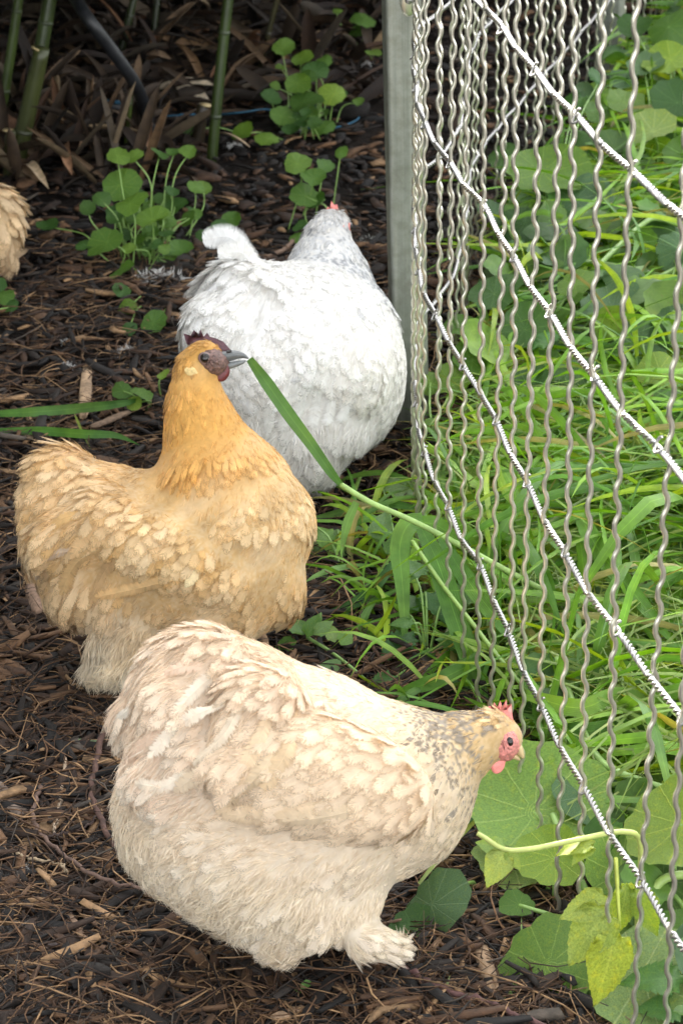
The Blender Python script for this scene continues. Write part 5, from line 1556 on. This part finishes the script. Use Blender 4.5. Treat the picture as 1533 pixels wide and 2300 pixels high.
GPAL = np.array([(.15, .35, .025), (.20, .43, .035), (.10, .26, .03), (.25, .46, .07), (.14, .31, .06), (.29, .45, .03), (.11, .28, .045), (.16, .36, .025), (.30, .30, .10)])
def right_ground(n, seed, y0=1.5, y1=6.6, xmax=1.5, off=.03, near=1.6):
    r = np.random.default_rng(seed)
    y = y0 + (y1 - y0) * r.random(n) ** near
    fx = fence_x(y) + off
    x = fx + (np.minimum(.17 * y + .12, xmax) - fx) * r.random(n)
    return np.stack([x, y, gh(x, y)], -1)
def build_grass():
    r = np.random.default_rng(61)
    mb = MB()
    def put(P, L, rise, W, seed, pal=GPAL, over=.015, **kw):
        yaw = r.uniform(0, 2 * PI, len(P))
        q = P[:, :2] + np.stack([np.cos(yaw), np.sin(yaw)], -1) * L[:, None]
        lim = np.where(q[:, 1] < 2.35, -.03, over)
        ok = (q[:, 0] > fence_x(q[:, 1]) - lim) & ((P[:, 1] > 2.12) | (P[:, 0] > .46)) & ((q[:, 1] > 2.05) | (q[:, 0] > .42))
        P, L, rise, W, yaw = P[ok], L[ok], rise[ok], W[ok], yaw[ok]
        n = len(P)
        c = pal[r.integers(0, len(pal), n)] * r.uniform(.75, 1.2, (n, 1))
        V, F, uv, C = grass_mesh(n, P, yaw, L, rise, W, c, seed, **kw)
        mb.add(V, F, C, uv)
    P = right_ground(6500, 62); P[:, 2] += r.uniform(0, .075, len(P))
    put(P, r.uniform(.10, .34, len(P)), r.uniform(.0, .035, len(P)), r.uniform(.0022, .0075, len(P)), 63)
    P = right_ground(3600, 64, y1=3.6); P[:, 2] += r.uniform(.02, .09, len(P))     # pale straws and stalks
    put(P, r.uniform(.12, .3, len(P)), r.uniform(.0, .03, len(P)), r.uniform(.0010, .0022, len(P)), 65, pal=np.array([(.26, .40, .12), (.30, .42, .15), (.22, .36, .08)]))
    P = right_ground(1300, 69, y0=2.7, y1=5.2, near=1.2); P[:, 2] += r.uniform(.02, .13, len(P))
    put(P, r.uniform(.12, .4, len(P)), r.uniform(.0, .06, len(P)), r.uniform(.0018, .006, len(P)), 691)
    P = right_ground(300, 66, y1=2.9, off=.02); P[:, 2] += r.uniform(.02, .06, len(P))
    put(P, r.uniform(.2, .42, len(P)), r.uniform(.02, .12, len(P)), r.uniform(.005, .0095, len(P)), 67)
    # tufts leaning out under the fence towards the hens
    y = r.uniform(2.35, 3.0, 190); x = fence_x(y) + r.uniform(-.10, .05, 190)
    P = np.stack([x, y, gh(x, y)], -1); P[:, 2] += r.uniform(0, .03, len(P))
    put(P, r.uniform(.07, .20, len(P)), r.uniform(.005, .05, len(P)), r.uniform(.0018, .0055, len(P)), 68, over=.16)
    o = mb.build('grass', MAT['grass'])
    tag(o, 'thick tangle of cut green grass behind the fence', 'grass', kind='stuff')
    # low leaves that fill in under the grass
    mb = MB()
    src = [NAST[k][i] for k in 'dmlb' for i in range(3)] + PIN['nettle'] + PIN['ivy'] + PIN['small']
    P = right_ground(1250, 70, y0=1.6, y1=6.8, near=1.2, off=.05)
    for p in P:
        me = src[r.integers(len(src))]
        nv = len(me.vertices); co = np.empty(nv * 3); me.vertices.foreach_get('co', co); co = co.reshape(-1, 3)
        cc = np.empty(nv * 4); me.color_attributes[0].data.foreach_get('color', cc); cc = cc.reshape(-1, 4)[:, :3]
        sz = r.uniform(.014, .036) * (1.25 if p[1] > 3.3 else .9)
        if me in PIN['nettle'] + PIN['ivy'] + PIN['small']: sz *= 1.9
        q = Vector(unit(np.array([r.normal(0, .5), -.3 + r.normal(0, .5), 1]))).to_track_quat('Z', 'Y')
        Rm = np.array(q.to_matrix() @ Matrix.Rotation(r.uniform(0, 6.28), 3, 'Z'))
        V = p + np.array([0, 0, r.uniform(.01, .07 if p[1] < 3.3 else .13)]) + (co * sz) @ Rm.T
        uvl = np.empty(len(me.loops) * 2); me.uv_layers[0].data.foreach_get('uv', uvl); li = np.empty(len(me.loops), int); me.loops.foreach_get('vertex_index', li)
        uv = np.zeros((nv, 2)); uv[li] = uvl.reshape(-1, 2)
        F3 = [tuple(pl.vertices) for pl in me.polygons if len(pl.vertices) == 3]; F4 = [tuple(pl.vertices) for pl in me.polygons if len(pl.vertices) == 4]
        n0 = mb.n
        mb.add(V, np.array(F4), cc * r.uniform(.7, 1.15), uv)
        if F3: mb.F3.append(np.array(F3) + n0)
    o = mb.build('ground_cover', MAT['leafp'])
    tag(o, 'low mixed green leaves covering the ground behind the fence', 'ground cover', kind='stuff')
build_grass()

R_ = 'nasturtium plants behind the fence'
nasturtium('large round nasturtium leaves behind the upper fence beside the dark soil', (1200, 560), [
    (1215, 385, 190, .16, 'm'), (1290, 450, 150, .13, 'b'), (1180, 500, 130, .12, 'd'), (1110, 470, 90, .12, 'b'), (1130, 350, 80, .13, 'd'), (1330, 520, 120, .10, 'd'), (1245, 560, 110, .10, 'm')], 71, group=R_, scale=.98, stem_r=.0022)
nasturtium('pale and green nasturtium leaves in the top right corner', (1490, 420), [
    (1465, 295, 110, .15, 'p'), (1400, 230, 90, .15, 'm'), (1500, 60, 120, .20, 'm'), (1505, 135, 120, .18, 'l'), (1445, 150, 90, .17, 'b'), (1380, 330, 90, .12, 'd'), (1520, 230, 110, .17, 'd'), (1430, 370, 90, .10, 'm'), (1535, 340, 110, .13, 'm'), (1340, 260, 80, .13, 'm'), (1300, 320, 80, .12, 'd'), (1420, 60, 80, .18, 'd')], 72, group=R_, scale=.98, stem_r=.0022)
nasturtium('broad dark nasturtium leaves behind the middle of the upper fence', (1130, 900), [
    (1110, 660, 130, .14, 'd'), (1180, 740, 120, .12, 'd'), (1060, 810, 110, .10, 'm'), (1290, 640, 90, .13, 'm'), (1370, 690, 150, .12, 'b'), (1400, 620, 110, .13, 'd'), (1300, 850, 150, .09, 'd'), (1185, 870, 120, .09, 'd'), (1010, 860, 90, .08, 'm'), (1025, 740, 90, .10, 'm'), (1110, 780, 90, .11, 'l')], 73, group=R_, scale=.98, stem_r=.0022)
nasturtium('scalloped pale leaves near the right edge half way up', (1500, 1050), [
    (1480, 830, 120, .11, 'l'), (1510, 900, 120, .10, 'm'), (1495, 970, 90, .08, 'y'), (1440, 760, 110, .11, 'b'), (1520, 740, 120, .12, 'd'), (1500, 650, 120, .12, 'm'), (1530, 560, 110, .14, 'b')], 74, group=R_, scale=.98, stem_r=.0022)
nasturtium('round bright leaf low behind the fence right of the white hen', (1060, 1190), [
    (1045, 1085, 112, .06, 'l'), (1000, 1040, 60, .05, 'm'), (1090, 1120, 80, .05, 'm'), (985, 960, 60, .07, 'm'), (965, 860, 70, .08, 'l'), (1055, 990, 70, .06, 'd')], 75, group=R_, scale=.98, stem_r=.002)
nasturtium('big translucent nasturtium leaf at the lower right in front', (1290, 2120), [
    (1200, 1825, 252, .06, 'x', (-.1, -.45, 1)), (1320, 1790, 150, .07, 'b', (.45, -.3, 1)), (1245, 1925, 130, .055, 'l', (-.2, -.5, 1)), (1165, 2032, 62, .03, 'm', (0, -.4, 1)), (1230, 2170, 190, .02, 'm', (-.3, -.5, 1)),
    (1150, 1935, 160, .03, 'p', (-.3, -.2, 1))], 76, group='nasturtium plants at the lower right', stem_r=.0024)
nasturtium('dark round leaves with pale ribs in the lower right corner', (1480, 2200), [
    (1490, 1985, 200, .06, 'd', (-.1, -.5, 1)), (1440, 2130, 150, .03, 'm'), (1390, 1960, 170, .05, 'x'), (1500, 2120, 130, .05, 'm'), (1530, 1850, 190, .11, 'y', (-.5, -.4, 1)), (1440, 2190, 220, .04, 'p', (-.3, -.3, 1)), (1500, 2270, 200, .01, 'd'), (1400, 2260, 150, .01, 'd'), (1520, 1760, 120, .06, 'm')], 77, group='nasturtium plants at the lower right', stem_r=.0028)
nasturtium('torn pale leaf lying right of the foot of the cream hen', (1060, 2000), [
    (970, 2035, 130, .025, 'b', (-.6, -.5, .8)), (935, 2090, 110, .012, 'd', (.3, -.3, 1)), (1010, 2000, 60, .02, 'p', (.5, -.5, .6))], 78, group='nasturtium plants at the lower right', stem_r=.0022)

def weed(label, base_px, leaves, kind, seed, group='weeds along the fence', stem_r=.0014, stem_col=(.2, .34, .09), stem_pts=None):
    """leaves: (x, y, length_px, direction degrees in the picture, height)"""
    r = np.random.default_rng(seed)
    b = at_z(*base_px)
    root = thing('weed', (b[0], b[1], 0), label, 'plant', group)
    if stem_pts:
        stem_part(root, [at_z(x, y, h) for x, y, h in stem_pts], stem_r * 1.4, stem_col, n=20)
    for x, y, Lp, ang, h in leaves:
        P = at_z(x, y, h); sc = FPX / np.linalg.norm(P - _C)
        a = math.radians(ang)
        fwd = math.cos(a) * _R + math.sin(a) * unit(np.array([0, 1, .5]))
        nrm = unit(np.array([r.normal(0, .3), -.5 + r.normal(0, .25), 1.0]))
        yv = unit(fwd - nrm * (fwd @ nrm)); xv = np.cross(yv, nrm)
        o = bpy.data.objects.new('leaf', PIN[kind][r.integers(2)]); COL.objects.link(o)
        o.parent = root
        o.matrix_local = Matrix.Translation(Vector(P) - Vector(root.location)) @ Matrix([[xv[0], yv[0], nrm[0], 0], [xv[1], yv[1], nrm[1], 0], [xv[2], yv[2], nrm[2], 0], [0, 0, 0, 1]]) @ Matrix.Scale(Lp / sc, 4)
        if not stem_pts:
            stem_part(root, [b, (b + P) / 2 + np.array([0, 0, h * .4]), P], stem_r, stem_col)
    return root
weed('serrated nettle leaves between the golden hen and the fence', (960, 1500), [
    (935, 1300, 90, 100, .08), (955, 1330, 100, -60, .07), (905, 1370, 100, 60, .05), (930, 1420, 110, -140, .04), (985, 1420, 120, -40, .05), (960, 1460, 90, -110, .03), (1010, 1340, 90, 20, .07), (1020, 1470, 100, -70, .03), (890, 1520, 90, -150, .02), (930, 1400, 60, 170, .06), (1000, 1540, 80, -20, .02)], 'nettle', 81)
weed('pale lobed leaves lying right of the breast of the golden hen', (770, 1290), [(712, 1185, 90, -50, .04), (758, 1190, 110, -110, .03), (740, 1215, 70, 200, .02)], 'ivy', 82)
weed('two broad leaves on stems under the bent grass stalk', (900, 1290), [(845, 1215, 90, 70, .04), (880, 1200, 95, -70, .05), (860, 1100, 100, 20, .03)], 'small', 83)
weed('small sprig with paired leaves beside the breast of the golden hen', (835, 1540), [(690, 1430, 70, 60, .03), (680, 1425, 70, 110, .03), (665, 1440, 62, 190, .02), (752, 1442, 52, 105, .03), (765, 1448, 55, 60, .03), (705, 1425, 55, 35, .035), (772, 1500, 56, 175, .015)], 'small', 84,
     stem_pts=[(690, 1432, .022), (740, 1462, .022), (790, 1500, .018), (838, 1542, .01)])
weed('green fern-like weed behind the middle of the fence', (1240, 560), [(1230, 620, 70, 80, .10), (1255, 600, 80, 30, .10), (1290, 640, 90, -10, .09), (1210, 660, 70, 200, .09), (1260, 560, 70, 120, .11), (1340, 190, 70, 90, .16), (1310, 220, 70, 180, .14), (1290, 250, 60, 60, .14)], 'nettle', 85)
weed('tiny green seedling on the mulch at the bottom', (676, 2250), [(678, 2222, 26, 60, .018), (680, 2212, 26, 20, .022), (672, 2226, 22, 140, .014)], 'small', 86, stem_r=.0008)
weed('serrated weed under the line wire at the right', (1180, 1330), [(1140, 1150, 80, 60, .06), (1165, 1130, 70, 10, .06), (1120, 1180, 70, 190, .05), (1470, 720, 90, 40, .1), (1440, 560, 80, 90, .11)], 'nettle', 87)

# yellow-green vine catching the sun on the fence, and its pointed leaves
def vine():
    b = at_z(1440, 2190)
    root = thing('vine', (b[0], b[1], 0), 'sunlit yellow green vine shoot reaching out through the lower right fence', 'plant')
    Y = 1.90
    stem_part(root, [b + np.array([0, 0, .01]), at_y(1430, 2050, 1.93), at_y(1438, 1900, 1.93), at_y(1400, 1868, Y), at_y(1300, 1885, Y - .02), at_y(1200, 1905, Y - .03), at_y(1135, 1908, Y - .03), at_y(1085, 1880, Y - .03), at_y(1072, 1872, Y - .03)], .0026, (.42, .48, .14), 'shoot', 40)
    def lf(x, y, Lp, ang, Yp, kind, nrm=(0, -.6, .8), k=0):
        P = at_y(x, y, Yp); sc = FPX / np.linalg.norm(P - _C)
        a = math.radians(ang)
        n_ = unit(np.array(nrm, float))
        f = math.cos(a) * _R + math.sin(a) * _V
        yv = unit(f - n_ * (f @ n_)); xv = np.cross(yv, n_)
        o = bpy.data.objects.new('leaf', PIN[kind][k]); COL.objects.link(o); o.parent = root
        o.matrix_local = Matrix.Translation(Vector(P) - Vector(root.location)) @ Matrix([[xv[0], yv[0], n_[0], 0], [xv[1], yv[1], n_[1], 0], [xv[2], yv[2], n_[2], 0], [0, 0, 0, 1]]) @ Matrix.Scale(Lp / sc, 4)
    lf(1135, 1908, 95, -115, Y - .03, 'bean'); lf(1135, 1905, 70, 170, Y - .03, 'small', (0, -.9, .4)); lf(1137, 1908, 55, -60, Y - .03, 'bean', k=1)
    lf(1335, 1890, 90, 200, Y - .02, 'bean', (0, -.2, 1), 1); lf(1330, 1895, 70, 240, Y - .02, 'bean', (0, -.2, 1), 1)
    lf(1372, 2035, 165, -128, 1.88, 'bean', (-.3, -.7, .7)); lf(1378, 2085, 185, -98, 1.87, 'bean', (.35, -.9, .4), 1); lf(1370, 2020, 120, -160, 1.89, 'bean', (0, -.5, .8))
    stem_part(root, [at_y(1385, 1990, 1.9), at_y(1382, 1930, 1.9), at_y(1390, 2085, 1.88)], .0018, (.40, .46, .08))
    lf(1405, 1985, 130, -95, 1.92, 'bean', (.4, -.8, .3), 1); lf(1430, 1990, 120, -70, 1.92, 'bean', (-.4, -.8, .4), 1); lf(1395, 1985, 80, -60, 1.92, 'bean', (.2, -.9, .2))
    lf(1540, 2200, 150, 170, 1.86, 'nettle', (0, -.3, 1)); lf(1545, 2270, 120, 160, 1.84, 'nettle', (0, -.3, 1), 1)
vine()

# ------------------------------------------------------------------ single grass blades that stand out
def blade(label, pts, w_px, col, name='long_grass', cat='grass blade', group='single long grass blades', pw=(.55, 1, 1, .7, .03), twist=0.0, n=20, fold=.2, side=None, parent=None):
    """pts: world points"""
    P = bez(pts, n)
    sc = FPX / np.linalg.norm(P[n // 2] - _C)
    W = np.interp(np.linspace(0, 1, n), np.linspace(0, 1, len(pw)), pw) * w_px / sc / 2
    T = unit(np.gradient(P, axis=0))
    if side is None:
        side = np.cross(T, unit(_C - P))
    V, F, uv = ribbon(P, W, side, fold, twist=np.linspace(0, twist, n))
    if parent is not None:
        return mk(name, V, F, MAT['grass'], parent, col=np.broadcast_to(np.array(col), V.shape), uv=uv)
    o = mk(name, V, F, MAT['grass'], loc=P[0], col=np.broadcast_to(np.array(col), V.shape), uv=uv)
    return tag(o, label, cat, group, 'thing')
bd = HY.W(558, 806, 14)
def lerp_pts(px, d0, d1):
    return [_C + ray(x, y) * (d0 + (d1 - d0) * k / (len(px) - 1)) for k, (x, y) in enumerate(px)]
d_b = (bd - _C) @ _F
st = thing('grass_stalk', at_z(1010, 1400), 'long grass stalk pulled through the fence into the beak of the golden hen', 'grass stalk')
blade('', lerp_pts([(560, 806), (596, 856), (648, 930), (700, 1000), (742, 1060), (768, 1092)], d_b, d_b + .06), 30, (.075, .19, .05), 'blade', parent=st, pw=(.55, .95, 1, .85, .7, .35))
mb = MB(); add_tube(mb, bez(lerp_pts([(764, 1088), (830, 1128), (915, 1165), (1020, 1218), (1120, 1272), (1230, 1330), (1330, 1370)], d_b + .06, 2.86), 40), .0034, 8, (.26, .40, .11)); mb.build('stalk', MAT['stem'], st)
mb = MB(); add_tube(mb, bez(lerp_pts([(925, 1215), (990, 1310), (1060, 1400), (1130, 1490), (1200, 1570)], 2.92, 2.72), 30), .0026, 8, (.24, .38, .09)); mb.build('stalk', MAT['stem'], st)
blade('', lerp_pts([(948, 1170), (915, 1180), (897, 1230), (903, 1310), (908, 1400), (905, 1470)], d_b + .10, d_b + .04), 46, (.13, .29, .05), 'blade', parent=st, pw=(.8, 1, 1, .75, .4, .04))
blade('', lerp_pts([(935, 1172), (980, 1180), (1030, 1215)], d_b + .10, d_b + .11), 40, (.15, .32, .05), 'blade', parent=st, pw=(.7, 1, .5))
blade('', lerp_pts([(945, 1185), (985, 1270), (1020, 1380), (1062, 1500), (1085, 1580)], 2.93, 2.78), 50, (.14, .31, .045), 'blade', parent=st, pw=(.5, 1, 1, .9, .5))
blade('', lerp_pts([(985, 1200), (1040, 1290), (1100, 1370), (1180, 1470)], 2.93, 2.80), 40, (.12, .28, .05), 'blade', parent=st, pw=(.4, 1, 1, .3))
blade('', lerp_pts([(800, 1128), (778, 1180), (765, 1250)], d_b + .06, d_b + .05), 22, (.15, .31, .06), 'blade', parent=st, pw=(.7, 1, .1))
zs = lambda px, hs: [at_z(x, y, h) for (x, y), h in zip(px, hs)]
blade('upper long green blade lying left of the golden neck', zs([(-30, 930), (80, 925), (200, 915), (280, 905), (330, 892)], [.02, .03, .03, .025, .02]), 22, (.085, .22, .05))
blade('lower long green blade lying above the golden tail', zs([(-20, 968), (90, 968), (190, 975), (260, 978), (315, 1000)], [.02, .025, .03, .03, .015]), 20, (.10, .25, .05))
blade('short pale straw crossing below the tan chip', zs([(168, 930), (185, 970), (205, 1010)], [.02, .02, .01]), 6, (.28, .38, .10))
blade('curved green ribbon leaf looping beside the golden breast', zs([(925, 1395), (850, 1420), (815, 1400), (840, 1350), (900, 1320)], [.03, .03, .03, .04, .06]), 30, (.12, .28, .05), twist=1.0)
blade('long arching leaf in front of the bent stalk', zs([(690, 1385), (760, 1375), (830, 1330), (880, 1270), (905, 1240)], [.012, .02, .04, .06, .07]), 26, (.085, .22, .06))
blade('broad blade pointing left above the cream hen', zs([(1080, 1480), (1000, 1520), (930, 1545), (880, 1560)], [.05, .05, .035, .02]), 34, (.13, .29, .05))
blade('blade lying flat right of the white hen', zs([(930, 1140), (850, 1130), (770, 1150), (690, 1165)], [.04, .03, .02, .012]), 22, (.10, .25, .06))
blade('thin green blade below the white hen', zs([(930, 1080), (860, 1062), (790, 1070), (750, 1090)], [.04, .04, .03, .015]), 12, (.15, .32, .06))
blade('straight pale stem running under the breast of the cream hen', zs([(940, 1985), (1000, 1910), (1060, 1850), (1100, 1810)], [.02, .03, .04, .05]), 12, (.26, .38, .12))
blade('dark broad blade under the head of the cream hen', zs([(1000, 1880), (1060, 1820), (1110, 1770), (1150, 1720)], [.02, .03, .04, .04]), 42, (.06, .17, .04))
blade('short green stem standing at the bottom right of the mulch', [at_z(1190, 2270, .0), at_z(1172, 2180, .015), at_z(1170, 2060, .028)], 12, (.24, .36, .10))
blade('small green stem forking left at the bottom right', zs([(1120, 2275), (1150, 2220), (1170, 2190)], [.006, .012, .014]), 11, (.24, .36, .10))
blade('pale green straw at the bottom edge', zs([(965, 2310), (990, 2250), (1010, 2190)], [.012, .016, .02]), 13, (.20, .30, .14))
blade('thin pale green straw at the bottom centre', zs([(830, 2315), (900, 2280), (960, 2220)], [.012, .016, .02]), 10, (.26, .36, .10))
blade('broad green blade rising behind the right part of the fence', zs([(1290, 1130), (1340, 1230), (1420, 1330), (1530, 1470)], [.10, .11, .10, .08]), 44, (.15, .33, .05))
blade('wide green blade arching across behind the lower fence', zs([(1180, 1560), (1300, 1590), (1400, 1560), (1540, 1610)], [.09, .10, .09, .08]), 40, (.14, .31, .06))
blade('wide blade crossing low behind the fence by the red comb', zs([(1560, 1700), (1420, 1640), (1300, 1640), (1160, 1600)], [.06, .08, .08, .05]), 44, (.10, .25, .05))
o = mk('leaf_scrap', *dry_leaf(at_z(120, 1685, .012), .15, .060, .009, .5, None, .0, .1), MAT['leafp'], loc=at_z(120, 1685, .012), col=np.broadcast_to(np.array((.24, .32, .18)), (45, 3)))
tag(o, 'torn pale green leaf scrap left of the cream hen tail', 'leaf')
# thick pale creeping stems behind the fence
def runner(label, px, r, h, col=(.24, .38, .11)):
    pts = zs(px, h)
    curve_thing('creeping_stem', label, 'stem', pts, r, MAT['stem'], col, 8, 50, 'pale creeping stems behind the fence')
runner('thick pale stem arching behind the upper right fence', [(1300, 640), (1370, 570), (1440, 505), (1480, 492), (1560, 520)], .0042, [.10, .12, .13, .13, .12])
runner('pale stem running right from the broad dark leaves', [(1130, 490), (1170, 550), (1260, 580), (1400, 600), (1560, 640)], .0040, [.12, .12, .11, .10, .10])
runner('pale stem low across the right edge', [(1540, 590), (1450, 640), (1380, 690), (1320, 780)], .0036, [.12, .11, .10, .09])
runner('stout pale stem slanting at the lower right', [(1250, 1480), (1300, 1620), (1340, 1700), (1400, 1740), (1550, 1790)], .0040, [.08, .08, .08, .08, .07])
runner('stout stem under the big front leaf', [(1240, 1830), (1290, 1950), (1330, 2040), (1350, 2120)], .0040, [.06, .04, .02, .005])
runner('pale green stem curving out of the right edge low down', [(1460, 2010), (1490, 1975), (1540, 1965), (1600, 1975)], .0045, [.06, .07, .07, .07], (.30, .42, .12))
runner('thin stems crossing behind the fence half way up', [(1280, 1190), (1150, 1170), (1040, 1200), (960, 1240)], .0026, [.07, .07, .06, .05])
runner('long pale stem lying across the middle of the grass', [(1560, 1180), (1420, 1150), (1260, 1180), (1130, 1240)], .0026, [.08, .09, .09, .08])
